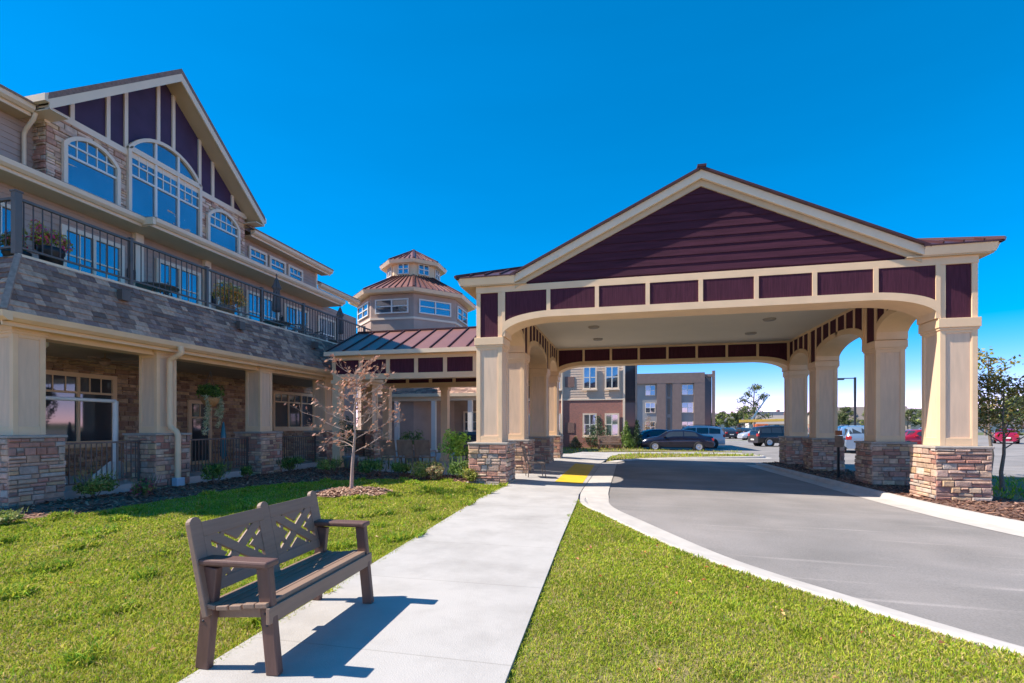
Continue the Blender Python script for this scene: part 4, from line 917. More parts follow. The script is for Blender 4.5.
# ------------------------------------------------------------------ plants
LEAFG = [(.05, .11, .02), (.08, .16, .03), (.11, .20, .035), (.04, .085, .02), (.15, .23, .05)]
def leafcloud(mb, blobs, n, size, pal, seed, flat=.5, asp=.45):
    r = random.Random(seed); tot = sum(b[3]**2 for b in blobs)
    for cx, cy, cz, rad, sq in blobs:
        k = max(4, int(n*rad**2/tot)); tone = r.uniform(.75, 1.2)
        for _ in range(k):
            d = Vector((r.gauss(0, 1), r.gauss(0, 1), r.gauss(0, 1))).normalized()*rad*(r.random()**.45); p = Vector((cx+d.x, cy+d.y, cz+d.z*sq))
            nrm = (d.normalized()*.7+Vector((r.gauss(0, .6), r.gauss(0, .6), r.gauss(0, .6)+flat))).normalized(); t = nrm.orthogonal().normalized(); t.rotate(Matrix.Rotation(r.uniform(0, 6.28), 3, nrm)); b = nrm.cross(t)
            s = size*r.uniform(.6, 1.3); c = r.choice(pal); kk = tone*r.uniform(.75, 1.25); c = tuple(q*kk for q in c)
            mb.add([p-t*s, p+b*s*asp-nrm*s*.12, p+t*s, p-b*s*asp-nrm*s*.12], [(0, 1, 2), (0, 2, 3)], c)
    return mb
def shrub(name, label, cat, loc, w, h, seed, pal=LEAFG, n=500, size=.035, group=None, spiky=False):
    t = thing(name, label, cat, loc, 0, group); r = random.Random(seed); m = MB()
    for i in range(8):
        a = r.uniform(0, 6.28); m.tube([(0, 0, -.03), (w*.2*math.cos(a), w*.2*math.sin(a), h*.4), (w*.4*math.cos(a), w*.4*math.sin(a), h*.75)], [.012, .008, .004], 5)
    m.build('stems', M['bark'], t, world=False)
    blobs = [(r.uniform(-1, 1)*w*.28, r.uniform(-1, 1)*w*.28, h*r.uniform(.3, .72), w*r.uniform(.17, .27), .8*h/w) for _ in range(8)]
    f = leafcloud(MB(), blobs, n, size, pal, seed)
    for i in range(60 if not spiky else 160):         # shoots that break the outline
        a = r.uniform(0, 6.28); q = r.uniform(.1, .48)*w; z = h*r.uniform(.5, 1.0); L = h*r.uniform(.15, .35); x, y = q*math.cos(a), q*math.sin(a); c = r.choice(pal)
        f.add([(x-.01, y, z-L), (x+.01, y, z-L), (x+.3*L*math.cos(a), y+.3*L*math.sin(a), z+L*.2)], [(0, 1, 2)], c)
    f.build('foliage', M['leaf'], t, world=False, recalc=False); return t
YEL = [(.17, .22, .04), (.22, .26, .06), (.10, .17, .03), (.26, .24, .09)]
DRY = [(.26, .17, .11), (.32, .24, .14), (.16, .15, .06), (.12, .16, .05)]
sh = [((95, 497), .75, .55, YEL, 'low yellow-green shrub at the foot of the first porch railing'), ((146, 497), .45, .45, [(.20, .05, .08), (.12, .16, .05), (.08, .13, .03)], 'small reddish shrub beside the porch downspout'),
      ((5, 524), .45, .22, YEL, 'tiny pale clump in the mulch by the nearest porch pillar'),
      ((216, 484), .65, .55, LEAFG, 'dark green shrub under the hanging basket railing'), ((246, 478), .35, .35, LEAFG, 'tiny shrub just left of the third porch pillar'), ((290, 473), .7, .5, LEAFG, 'round green shrub before the three-pane porch window'),
      ((332, 474), .9, .55, YEL, 'bright green shrub left of the bare sapling trunk'), ((372, 476), .9, .55, LEAFG, 'leafy green shrub right of the bare sapling trunk'), ((398, 476), .6, .45, LEAFG, 'small green shrub between sapling and patio chairs'),
      ((424, 479), .95, .55, YEL, 'pale flowering shrub in front of the patio chairs'), ((436, 480), .5, .38, DRY, 'dry brownish perennial beside the pale flowering shrub'), ((458, 479), .8, .6, LEAFG, 'bright round shrub by the left canopy pillar'), ((471, 483), .5, .4, [(.32, .30, .05), (.24, .28, .05)], 'lime yellow shrub at the base of the left canopy pillar')]
for i, ((u, v), w_, h_, pal, lb) in enumerate(sh):
    x, y = G(u, v); shrub('shrub', lb, 'shrub', (x, y, -.01), w_*1.12, h_*1.15, 100+i, pal, 1200, .04)
def tree(name, label, loc, H, trunk_r, crown, n, size, pal, seed, first=.35, group=None, bark='bark', nb=9, spread=.35, lean=0.0, dome=True, cat='tree', ncl=26, conifer=False):
    t = thing(name, label, cat, loc, 0, group); r = random.Random(seed); m = MB(); tips = []
    pts = [(0, 0, -.05)]+[(lean*H*(i/6)**1.5+r.gauss(0, .008)*H, r.gauss(0, .008)*H, H*.92*i/6) for i in range(1, 7)]
    m.tube(pts, [trunk_r*1.25]+[trunk_r*(1-.85*i/6) for i in range(1, 7)], 8)
    at = lambda f: Vector(pts[0]).lerp(Vector(pts[1]), 1) if f <= 0 else Vector(pts[min(6, int(f*6)+0)]).lerp(Vector(pts[min(6, int(f*6)+1)]), f*6-int(f*6))
    for k in range(nb):
        f = first+(.93-first)*(k+.5)/nb; b = at(f); a = k*2.4+r.uniform(-.4, .4); L = crown*(1-.62*(f-first)/(1-first))*r.uniform(.75, 1.15)
        if conifer: L = crown*(1-f)*1.25
        d = Vector((math.cos(a), math.sin(a), spread+r.uniform(0, .35) if not conifer else -.1)); q = b+d*L*.55+Vector((0, 0, .02*H)); e = b+d*L+Vector((r.gauss(0, .06), r.gauss(0, .06), .05))*L
        m.tube([b, q, e], [trunk_r*.42*(1-f*.5), trunk_r*.24*(1-f*.5), trunk_r*.08], 5); tips += [q, e]
        for _ in range(2):
            s = q.lerp(e, r.uniform(0, .6)); g = s+Vector((r.gauss(0, .5), r.gauss(0, .5), r.uniform(0, .5)))*L*.45; m.tube([s, g], [trunk_r*.14, trunk_r*.05], 4); tips.append(g)
    m.build('trunk', M[bark], t, world=False)
    tips.append(at(.99)); blobs = []
    for p in tips: blobs.append((p.x, p.y, p.z, crown*r.uniform(.16, .30), .8))
    for _ in range(max(0, ncl-len(tips))):
        p = r.choice(tips); blobs.append((p.x+r.gauss(0, .14)*crown, p.y+r.gauss(0, .14)*crown, p.z+r.gauss(0, .12)*crown, crown*r.uniform(.12, .24), .8))
    leafcloud(MB(), blobs, n, size, pal, seed+5).build('crown', M['leaf'], t, world=False, recalc=False); return t
# bare sapling on the lawn
def sapling(loc, H, seed):
    t = thing('bare_sapling', 'nearly bare young tree with rusty leaves in a mulch ring on the lawn', 'tree', loc); r = random.Random(seed); m = MB(); l = MB()
    pts = [Vector((0, 0, -.05)), Vector((.03, 0, H*.22)), Vector((.08, .02, H*.45)), Vector((.08, 0, H*.65)), Vector((.14, 0, H*.82)), Vector((.10, .02, H))]
    m.tube(pts, [.046, .034, .027, .019, .012, .004], 8)
    RUST = [(.34, .17, .12), (.28, .13, .09), (.40, .22, .14), (.32, .20, .15)]
    def grow(b, d, L, rad, lev):
        segs = 4; p = b; q = [b]
        for i in range(segs):
            d = (d+Vector((r.gauss(0, .13), r.gauss(0, .13), r.gauss(.05, .10)))).normalized(); p = p+d*L/segs; q.append(p)
        m.tube(q, [rad*(1-.75*i/segs) for i in range(segs+1)], 5)
        if lev < 3:
            for i in range(1, segs+1):
                for _ in range(1 if lev == 0 else r.choice((1, 1, 2))):
                    e = (d*.8+Vector((r.gauss(0, .6), r.gauss(0, .6), r.gauss(.1, .4)))).normalized(); grow(q[i], e, L*r.uniform(.3, .5), rad*.5, lev+1)
        if lev >= 1:
            for _ in range(r.choice((0, 0, 0, 0, 1))):
                c = r.choice(q[1:])+Vector((r.gauss(0, .02), r.gauss(0, .02), r.gauss(0, .02))); nrm = Vector((r.gauss(0, 1), r.gauss(0, 1), r.gauss(0, 1))).normalized(); u = nrm.orthogonal().normalized(); v = nrm.cross(u); s = r.uniform(.03, .06); col = r.choice(RUST)
                l.add([c-u*s, c+v*s*.5, c+u*s, c-v*s*.5], [(0, 1, 2), (0, 2, 3)], col)
    for k in range(22):
        f = .28+.70*k/22; i = min(4, int(f*5)); b = pts[i].lerp(pts[i+1], f*5-i); a = k*2.4+r.uniform(-.3, .3); d = Vector((math.cos(a), math.sin(a), .28+.35*f)).normalized(); grow(b, d, (1.15-.65*f)*r.uniform(.85, 1.2), .011, 0)
    m.build('trunk', M['twig'], t, world=False); l.build('crown', M['leaf'], t, world=False, recalc=False)
sapling((SAP[0], SAP[1], .05), 2.75, 3)
OLIVE = [(.13, .12, .03), (.17, .15, .035), (.09, .10, .025), (.22, .16, .04), (.26, .18, .05)]
FARG = [(.06, .09, .03), (.09, .12, .04), (.05, .075, .03), (.12, .13, .05)]
tree('young_tree', 'slender young olive-leaved tree behind the right mulch bed', (9.13, 14.95, -.11), 2.95, .05, 1.25, 2300, .055, OLIVE, 17, .36, nb=13, ncl=36)
tree('leaning_tree', 'sparse yellow-green tree just right of the near right pillar', (12.0, 20.3, -.15), 4.3, .06, 1.2, 700, .08, YEL+OLIVE, 23, .3, nb=13, spread=.7, ncl=24)
# potted plants by the entrance
def pot_plant(name, label, loc, r0, h, fol_w, fol_h, seed, pal, potm='pot', n=500, cat='potted plant', size=.06):
    t = thing(name, label, cat, loc); m = MB(); m.lathe([(.0001, 0), (r0*.7, 0), (r0*.95, h*.8), (r0*1.05, h*.86), (r0*1.05, h), (r0*.92, h), (r0*.9, h*.92), (.0001, h*.9)], n=18); m.build('pot', M[potm], t, world=False)
    r = random.Random(seed); blobs = [(r.uniform(-1, 1)*fol_w*.3, r.uniform(-1, 1)*fol_w*.3, h+fol_h*r.uniform(.15, .75), fol_w*r.uniform(.18, .3), fol_h/fol_w) for _ in range(9)]
    f = leafcloud(MB(), blobs, n, size, pal, seed, asp=.35); f.build('foliage', M['leaf'], t, world=False, recalc=False); return t
x, y = G(457, 473); pot_plant('potted_plant', 'bushy light green plant in a grey pot beside the left canopy pillar', (x, y, 0), .26, .55, .95, .85, 5, [(.22, .38, .04), (.28, .44, .06), (.14, .26, .04)], n=1100)
pot_plant('potted_plant', 'dark green patio plant behind the patio chairs', (-8.6, 19.0, 0), .3, .5, 1.1, 1.0, 6, LEAFG)
pot_plant('potted_plant', 'tall dark potted evergreen behind the sapling', (-9.6, 16.0, 0), .28, .45, .8, 1.6, 16, [(.03, .06, .02), (.045, .085, .025)])
# balcony planters
ORG = [(.60, .36, .10), (.62, .42, .17), (.32, .30, .08), (.55, .24, .08), (.26, .26, .07)]
PNK = [(.60, .06, .18), (.55, .10, .30), (.36, .42, .05), (.45, .46, .05), (.18, .28, .04)]
pot_plant('balcony_planter', 'planter of pink and lime flowers by the balcony corner post', (-12.1, 8.25, 4.6), .22, .72, .6, .6, 31, PNK, 'black', 1100, 'planter', .045)
pot_plant('balcony_planter', 'planter of lime foliage on the balcony end beyond the corner post', (-12.3, 7.75, 4.6), .22, .5, .45, .5, 32, YEL+PNK[:1], 'black', 800, 'planter', .045)
pot_plant('balcony_planter', 'large planter of orange autumn flowers at the balcony rail', (-12.2, 13.15, 4.6), .26, .62, 1.25, .8, 33, ORG, 'brown_wood', 2600, 'planter', .05)
# hanging basket
hb = thing('hanging_basket', 'coir hanging basket with trailing grey-green stems under the porch eave', 'hanging basket', (-11.9, 12.25, 0))
m = MB(); m.lathe([(.0001, 2.05), (.13, 2.08), (.22, 2.2), (.25, 2.33), (.22, 2.32), (.0001, 2.3)], (-11.9, 12.25, 0), 16); m.build('basket', M['terracotta'], hb)
m = MB()
for a in (0, 2.1, 4.2): m.tube([(-11.9+.24*math.cos(a), 12.25+.24*math.sin(a), 2.33), (-11.9, 12.25, 3.1)], .006, 4)
m.build('chain', M['bronze'], hb)
m = leafcloud(MB(), [(-11.9+.16*math.cos(a), 12.25+.22*math.sin(a), 2.52+.08*math.sin(3*a), .20, 1) for a in range(6)], 600, .055, LEAFG, 3); r = random.Random(4)
for (ox, oy, L) in ((.12, -.28, 1.15), (.05, -.20, .9), (.1, .22, .95), (.0, .3, .6)):
    for _ in range(260):
        t_ = r.random(); p = Vector((-11.9+ox+r.gauss(0, .025), 12.25+oy+r.gauss(0, .04)+.08*math.sin(4*t_), 2.4-L*t_)); c = r.choice([(.40, .42, .28), (.46, .48, .34), (.28, .32, .18)]); s = .035
        m.add([p, p+Vector((r.gauss(0, s), r.gauss(0, s), -s)), p+Vector((r.gauss(0, s), r.gauss(0, s), s*.3))], [(0, 1, 2)], c)
m.build('trailing_plant', M['leaf'], hb, recalc=False)

# ------------------------------------------------------------------ porch and balcony furniture
fan = thing('ceiling_fan', 'dark ceiling fan under the porch ceiling', 'ceiling fan', (-13.2, 10.24, 0)); m = MB(); m.lathe([(.02, 3.385), (.02, 3.28), (.11, 3.24), (.14, 3.14), (.08, 3.06), (.0001, 3.04)], (-13.2, 10.24, 0), 14); m.build('motor', M['brown_wood'], fan)
for k in range(5):
    a = k*2*math.pi/5+.3; m = MB(); m.beam((-13.2+.12*math.cos(a), 10.24+.12*math.sin(a), 3.16), (-13.2+.85*math.cos(a), 10.24+.85*math.sin(a), 3.18), .15, .015); m.build('blade', M['brown_wood'], fan)
dl = MB(); dl.lathe([(.0001, 3.20), (.15, 3.21), (.20, 3.27), (.20, 3.378)], (-12.6, 8.3, 0), 18); tag(dl.build('porch_light', M['white']), 'round white light flush on the porch ceiling', 'ceiling light')
sw = thing('porch_swing_stand', 'white metal glider stand behind the first porch railing', 'swing', (-12.7, 9.0, .14)); m = MB()
for y in (8.25, 9.95):
    m.tube([(-12.5, y, .14), (-12.5, y, 2.12)], .062, 10)
m.tube([(-12.5, 8.25, 2.12), (-12.5, 9.95, 2.12)], .045, 10); m.build('frame', M['white'], sw)
for y in (8.25, 9.95):
    m = MB(); m.prism([(y-.55, .16), (y+.55, .16), (y+.55, .30), (y+.12, .62), (y-.12, .62), (y-.55, .30)], -12.53, -12.47, 'x'); m.build('foot_panel', M['white'], sw)
fu = thing('folded_parasol', 'folded teal parasol standing behind the second porch railing', 'umbrella', (-12.1, 12.95, .14)); m = MB(); m.lathe([(.0001, 0), (.2, 0), (.2, .06), (.03, .1), (.025, .4)], n=14); m.build('base', M['bronze'], fu, world=False); m = MB(); m.lathe([(.03, .35), (.09, .45), (.075, 1.1), (.03, 1.45), (.0001, 1.5)], n=10); m.build('canopy', paint('teal_cloth', (.03, .16, .20), .9, 0), fu, world=False)
def chair(name, label, loc, rz, mat='bronze', group=None, wood=False, h=.95):
    t = thing(name, label, 'chair', loc, rz, group); s = .26
    for sx in (-1, 1):
        for sy in (-1, 1):
            m = MB(); m.tube([(sx*s, sy*s, 0), (sx*(s-.03), sy*(s-.03), .43 if sx > 0 else .45)], .014 if not wood else .025, 6); m.build('leg', M[mat], t, world=False)
    m = MB(); m.box(-s, s, -s, s, .42, .45)
    m.build('seat', M[mat], t, world=False, bevel=.01)
    m = MB(); m.beam((-s, -s, .43), (-s-.12, -s, h), .03, .03); m.beam((-s, s, .43), (-s-.12, s, h), .03, .03); m.beam((-s-.12, -s, h), (-s-.12, s, h), .03, .04)
    if wood: m.add([(-s-.02, -s, .5), (-s-.02, s, .5), (-s-.115, s, h-.02), (-s-.115, -s, h-.02)], [(0, 1, 2, 3)])
    else:
        for k in range(9): y = -s+2*s*k/8; m.beam((-s-.02, y, .5), (-s-.12, y, h), .012, .012)
        for k in range(4): q = k/4; m.beam((-s-.02-.1*q, -s, .52+.42*q), (-s-.02-.1*q, s, .52+.42*q), .01, .01)
    m.build('backrest', M[mat], t, world=False)
    for sy in (-1, 1):
        m = MB(); m.tube([(-s-.06, sy*s, .66), (s-.02, sy*s, .65), (s, sy*s, .44)], .014, 6); m.build('armrest', M[mat], t, world=False)
    return t
x, y = G(531, 478, -.03); chair('wire_chair', 'dark wire patio chair beside the left canopy pillars', (x+.1, y+.2, -.03), R(20))
for k, (px, nm) in enumerate(((387, 'leftmost of the row of brown patio chairs seen from behind'), (404, 'middle one of the row of brown patio chairs seen from behind'), (421, 'rightmost of the row of brown patio chairs seen from behind'))):
    x, y = G(px+5, 470); t = chair('patio_chair', nm, (x, y, 0), R(90), 'brown_wood', 'brown patio chairs behind the shrubs', True, 1.02)
tb = thing('patio_cabinet', 'dark outdoor grill cabinet behind the potted plant', 'grill', (-6.6, 21.2, 0)); m = MB(); m.box(-.75, .75, -.35, .35, .05, .9); m.build('body', M['bronze'], tb, world=False, bevel=.015); m = MB(); m.prism([(-.33, .9), (.33, .9), (.3, 1.12), (0, 1.25), (-.3, 1.12)], -.7, .7, 'x'); m.build('lid', M['black'], tb, world=False, bevel=.01)
def table(label, loc, group):
    t = thing('balcony_table', label, 'table', loc, 0, group); m = MB(); m.lathe([(.0001, .69), (.48, .69), (.5, .705), (.5, .73), (.0001, .73)], n=24); m.build('tabletop', M['bronze'], t, world=False)
    for k in range(4): a = k*math.pi/2+.4; m = MB(); m.tube([(.12*math.cos(a), .12*math.sin(a), .69), (.2*math.cos(a), .2*math.sin(a), .35), (.4*math.cos(a), .4*math.sin(a), 0)], .016, 6); m.build('leg', M['bronze'], t, world=False)
    return t
table('round dark table on the balcony below the tall arched window', (-12.6, 11.2, 4.6), 'round balcony tables'); table('round dark table under the first closed balcony umbrella', (-12.7, 16.1, 4.6), 'round balcony tables'); table('round dark table under the far closed balcony umbrella', (-12.7, 20.3, 4.6), 'round balcony tables')
CG = 'dark metal balcony chairs'
for lb, x, y, a in (('dark metal chair just behind the orange flower planter', -12.7, 14.3, 60), ('dark metal chair at the table under the first closed umbrella', -12.9, 17.1, -80), ('dark metal chair midway between the two closed umbrellas', -12.6, 18.4, 0), ('dark metal chair just left of the far closed umbrella', -12.9, 19.5, 70)):
    chair('balcony_chair', lb, (x, y, 4.6), R(a), 'bronze', CG)
def closed_umbrella(label, loc, group):
    t = thing('closed_umbrella', label, 'umbrella', loc, 0, group); m = MB(); m.tube([(0, 0, 0), (0, 0, 2.55)], .022, 8); m.build('pole', M['bronze'], t, world=False)
    m = MB(); prof = [(.05, 1.15), (.15, 1.2), (.13, 1.6), (.10, 2.0), (.16, 2.08), (.10, 2.25), (.05, 2.42), (.0001, 2.5)]; n = 16
    vs = [(r_*(1+.22*(-1)**k)*math.cos(2*math.pi*k/n), r_*(1+.22*(-1)**k)*math.sin(2*math.pi*k/n), z) for r_, z in prof for k in range(n)]
    m.add(vs, [(i*n+k, i*n+(k+1) % n, (i+1)*n+(k+1) % n, (i+1)*n+k) for i in range(len(prof)-1) for k in range(n)], None, False); m.build('canopy', M['umbrella'], t, world=False)
    m = MB(); m.lathe([(.0001, 2.5), (.04, 2.54), (.03, 2.6), (.0001, 2.64)], n=8); m.build('finial', M['bronze'], t, world=False); return t
closed_umbrella('nearer brown closed umbrella rising above the balcony rail', (-12.7, 16.1, 4.6), 'closed balcony umbrellas').scale = (.9, .9, .97); closed_umbrella('farther brown closed umbrella at the far end of the balcony', (-12.7, 20.3, 4.6), 'closed balcony umbrellas').scale = (.9, .9, .92)

# ------------------------------------------------------------------ buildings beyond the canopy
bb = thing('brick_building', 'two-tone apartment house, red brick below pale siding', 'building', (-4, 40, 0))
b = MB(); b.box(-9, -.25, 36, 46, -.1, 3.36); br = b.build('brick_wall', M['brick'], bb)
b = MB(); b.box(-8.98, -.27, 36.03, 45.9, 3.36, 9.2); sd = b.build('siding_wall', M['siding'], bb)
b = MB(frame((-8.98, 36.03, 3.42), (1, 0, 0), (0, -1, 0))); laps(b, 5.7, lambda v: (0, 8.7), .18); b.build('lap_siding', pmat('pale_siding', (.66, .50, .38), .05, 2), sd)
b = MB(); b.box(-9.02, -.2, 35.96, 36.02, 3.34, 3.46); b.box(-.36, -.2, 35.95, 36.1, -.1, 9.2); b.build('belt_trim', M['frame_cream'], bb)
b = MB(); b.box(-.2, .62, 36.9, 46, -.1, 9.0); b.build('recess_block', paint('dark_recess', (.05, .045, .055), .8, 0), bb)  # set-back piece beside the brick front, in a darker colour
b = MB(); b.box(.5, .64, 36.8, 36.95, -.1, 9.0); b.build('corner_board', M['siding'], bb)
b = MB(); b.box(-9.4, .9, 35.6, 46.3, 9.2, 9.4); b.build('roof', M['bronze'], bb)
for z0 in (.75, 4.1, 7.0):
    for x in (-7.6, -5.9, -3.1, -1.55):
        window(bb, frame((x-.05, 35.94, z0), (1, 0, 0), (0, -1, 0)), 1.0 if x > -5 else 1.25, 1.65, 0, 1, 1, .52, 2, .11, .06, sill=True)
for z0 in (1.0, 4.3): b = MB(); b.box(-4.42, -3.75, 35.97, 36.05, z0, z0+.75); b.build('wall_vent', pmat('vent_grille', (.26, .15, .12), .1, 9), bb)
b = MB(); b.tube([(-4.62, 35.93, 0), (-4.62, 35.93, 9)], .06, 8); b.build('downspout', M['frame_cream'], bb)
gbld = thing('grey_apartment_block', 'three-storey grey block with brown piers and flat roof', 'building', (7, 85, 0))
BX0, BX1, BYF = -1.5, 11.2, 80
b = MB(); b.box(BX0, BX1, BYF, BYF+14, -.2, 9.2); b.build('wall', pmat('grey_panel', (.30, .29, .29), .06, .8), gbld)
pm = pmat('brown_pier', (.20, .14, .12), .1, 2.0)
b = MB()
for x0, x1 in ((-1.5, .2), (4.3, 5.6), (6.6, 7.9), (9.7, 11.22)): b.box(x0, x1, BYF-.5, BYF, -.2, 9.3)
b.box(BX0, BX1+.02, BYF-.52, BYF+.1, 8.0, 9.55); b.build('pier', pm, gbld)
b = MB(); b.box(BX1+.03, BX1+1.1, BYF+.4, BYF+13, -.2, 9.0); b.build('shaded_end', paint('shaded_end_panel', (.05, .05, .06), .7, 0), gbld)  # end side of the block, its shade put into the dark colour
b = MB(); b.box(BX1+1.12, BX1+1.5, BYF-.3, BYF+.2, -.2, 9.8); b.box(BX1, BX1+1.5, BYF-.28, BYF+.18, 8.9, 9.3); b.build('fin', pm, gbld)
for z0 in (.6, 3.5, 6.2):
    for x0, wd in ((.35, 1.0), (2.6, 1.5), (7.95, 1.7)):
        window(gbld, frame((x0, BYF-.06, z0), (1, 0, 0), (0, -1, 0)), wd, 1.6, 0, 1, 1, .5, 2, .08, .05, sill=False)
    b = MB(); b.box(5.9, 6.3, BYF-.08, BYF-.01, z0-.2, z0+2.2); b.build('dark_panel', M['bronze'], gbld)
# small evergreens by the brick building
CON = [(.035, .07, .03), (.05, .09, .035), (.03, .055, .025)]
def cone_shrub(label, loc, w, h, seed, pal, name='evergreen'):
    t = thing(name, label, 'shrub', loc); r = random.Random(seed); m = MB(); m.tube([(0, 0, -.05), (0, 0, h*.9)], [.05, .01], 6); m.build('trunk', M['bark'], t, world=False)
    blobs = [(w*.5*(1-f)*math.cos(k*2.4)*r.uniform(.5, .9), w*.5*(1-f)*math.sin(k*2.4)*r.uniform(.5, .9), .12*h+h*.85*f, w*.26*(1-.7*f)+.05, .9) for k, f in [(k, k/22) for k in range(23)]]
    leafcloud(MB(), blobs, 1100, .07, pal, seed, .2).build('crown', M['leaf'], t, world=False, recalc=False)
cone_shrub('rounded dark evergreen against the brick wall', (-2.0, 34.9, -.06), 2.1, 2.3, 41, CON); cone_shrub('slim light green cypress at the brick corner', (-.1, 35.4, -.06), 1.0, 1.9, 42, [(.10, .17, .03), (.13, .20, .04)]); cone_shrub('dark narrow yew by the dark recessed block', (.62, 36.2, -.06), .8, 2.0, 43, CON)
cone_shrub('low dry brown shrub left of the dark evergreen', (-3.6, 35.2, -.06), .9, .8, 44, DRY, 'dry_shrub')
cone_shrub('autumn orange shrub before the grey block', (3.0, 77, -.2), 3.0, 3.2, 45, [(.25, .13, .04), (.18, .12, .05)], 'dry_shrub')

# ------------------------------------------------------------------ vehicles (local: nose towards +x)
def car(name, label, cat, loc, rz, color, body='sedan', metal=.3, group=None):
    t = thing(name, label, cat, loc, rz, group); P = paint('paint_%d_%d_%d' % tuple(int(c*1000) for c in color), color, .25, metal)
    S = {'sedan': dict(L=4.75, W=.90, st=[(-2.37, .78, .80), (-2.30, 1.0, 1.03), (-1.75, 1.02, 1.08), (-1.05, 1.0, 1.40), (-.45, .98, 1.46), (.25, .96, 1.45), (.55, .95, 1.38), (1.25, .93, 1.00), (1.9, .85, .90), (2.25, .72, .76), (2.37, .55, .58)], cab=(2, 7)),
         'suv': dict(L=4.7, W=.93, st=[(-2.35, .9, .95), (-2.28, 1.05, 1.15), (-2.05, 1.08, 1.62), (-1.2, 1.07, 1.72), (-.3, 1.05, 1.74), (.3, 1.04, 1.70), (.62, 1.03, 1.58), (1.15, 1.02, 1.12), (1.85, .96, 1.03), (2.25, .80, .86), (2.35, .60, .64)], cab=(1, 7))}[body]
    W, st, (c0, c1) = S['W'], S['st'], S['cab']; zb = .24 if body == 'sedan' else .30; mb = MB(); rows = []; gl = []
    for i, (x, belt, top) in enumerate(st):
        e = 1-.10*(abs(x)/(S['L']/2))**4; w_ = W*e; cab = c0 < i < c1
        if cab: sec = [(w_*.90, zb), (w_, zb+.16), (w_*1.0, belt*.72), (w_*.965, belt), (w_*.76, top-.06), (w_*.60, top), (0, top+.015)]
        else: sec = [(w_*.90, zb), (w_, zb+.16), (w_*1.0, belt*.72), (w_*.965, belt-.02), (w_*.86, (belt+top)/2+.0), (w_*.60, top), (0, top+.015)]
        rows.append([(x, y, z) for y, z in sec])
    n = 7
    for sg in (1, -1):
        vs = [(x, sg*y, z) for r_ in rows for x, y, z in r_]; fs = []
        for i in range(len(rows)-1):
            for k in range(n-1): fs.append((i*n+k, i*n+k+1, (i+1)*n+k+1, (i+1)*n+k))
        mb.add(vs, fs, None, True); mb.add([(x, sg*y, z) for x, y, z in rows[0]]+[(rows[0][0][0], 0, zb)], [tuple(range(8))]); mb.add([(x, sg*y, z) for x, y, z in rows[-1]]+[(rows[-1][0][0], 0, zb)], [tuple(range(8))])
        mb.add([(r_[0][0], sg*r_[0][1], zb) for r_ in rows]+[(r_[0][0], 0, zb) for r_ in rows], [(i, i+1, len(rows)+i+1, len(rows)+i) for i in range(len(rows)-1)])
    bm = bmesh.new(); o = mb.build('body', P, t, world=False); bm.from_mesh(o.data); bmesh.ops.remove_doubles(bm, verts=bm.verts, dist=.002); bmesh.ops.recalc_face_normals(bm, faces=bm.faces); bm.to_mesh(o.data); bm.free()
    def L(a, b, f): return tuple(p+(q-p)*f for p, q in zip(a, b))
    for sg in (1, -1):        # side glass between belt and roof edge
        for a, b in ([(2, 4), (4, 6)] if body == 'sedan' else [(2, 3), (3, 4), (4, 6)]):
            a_, b_ = rows[a if a > c0 else a], rows[b]; mm = MB(); q = []
            idx = list(range(a, b+1)); lo = [L(rows[i][3], rows[i][4], .10) for i in idx]; hi = [L(rows[i][3], rows[i][4], .86) for i in idx]
            if body == 'sedan' and a == 2: lo[0] = L(rows[2][3], rows[3][3], .45); hi[0] = L(rows[2][4], rows[3][4], .75)
            if b == 6: lo[-1] = L(rows[6][3], rows[7][3], .55); 
            lo[0] = L(lo[0], lo[-1], .03); hi[0] = L(hi[0], hi[-1], .03); lo[-1] = L(lo[-1], lo[0], .03); hi[-1] = L(hi[-1], hi[0], .03)
            vs = [(x, sg*(y+.012), z) for x, y, z in lo+hi]; k = len(lo); mm.add(vs, [(i, i+1, k+i+1, k+i) for i in range(k-1)]); mm.build('window', M['glass_dark'], t, world=False)
    for i0, i1, f0, f1, nm in ((6, 7, .08, .92, 'windscreen'), ((2, 3, .15, .9, 'rear_window') if body == 'sedan' else (1, 2, .22, .88, 'rear_window'))):
        mm = MB(); A, B_ = rows[i0], rows[i1]; up = .012; dx = .02 if nm == 'windscreen' else -.02
        q = [[L(A[k], B_[k], f) for k in (4, 5, 6)] for f in (f0, f1)]
        vs = []
        for row in q: vs += [(x+dx, y*s*.93, z+up) for s, kk in ((1, (0, 1, 2)), (-1, (1, 0))) for x, y, z in [row[j] for j in kk]]
        mm.add(vs, [(i, i+1, 6+i-1+0, 5+i) for i in range(4)]); mm.build(nm, M['glass_dark'], t, world=False)
    rw = .33 if body == 'sedan' else .37
    for sx in (-1.42, 1.42):
        for sg in (1, -1):
            wl_ = MB(); wl_.T = Matrix.Translation((sx, sg*(W-.10), rw)) @ Matrix.Rotation(R(90)*-sg, 4, 'X'); wl_.lathe([(rw*.62, .095), (rw*.64, .12), (rw*.95, .12), (rw, .08), (rw, -.1), (.0001, -.1)], n=24); wo_ = wl_.build('wheel', M['tyre'], t, world=False)
            ri = MB(); ri.T = wl_.T; ri.lathe([(.0001, .10), (.06, .115), (.07, .09), (rw*.5, .10), (rw*.63, .12)], n=20); ri.build('rim', M['rim'], wo_, world=False)
            ar = MB(); ar.T = wl_.T; ar.lathe([(rw+.09, .07), (.0001, .075)], n=24); ar.build('wheel_arch', M['tyre'], t, world=False)
    xb, xf = st[1][0]-.02, st[-2][0]+.03
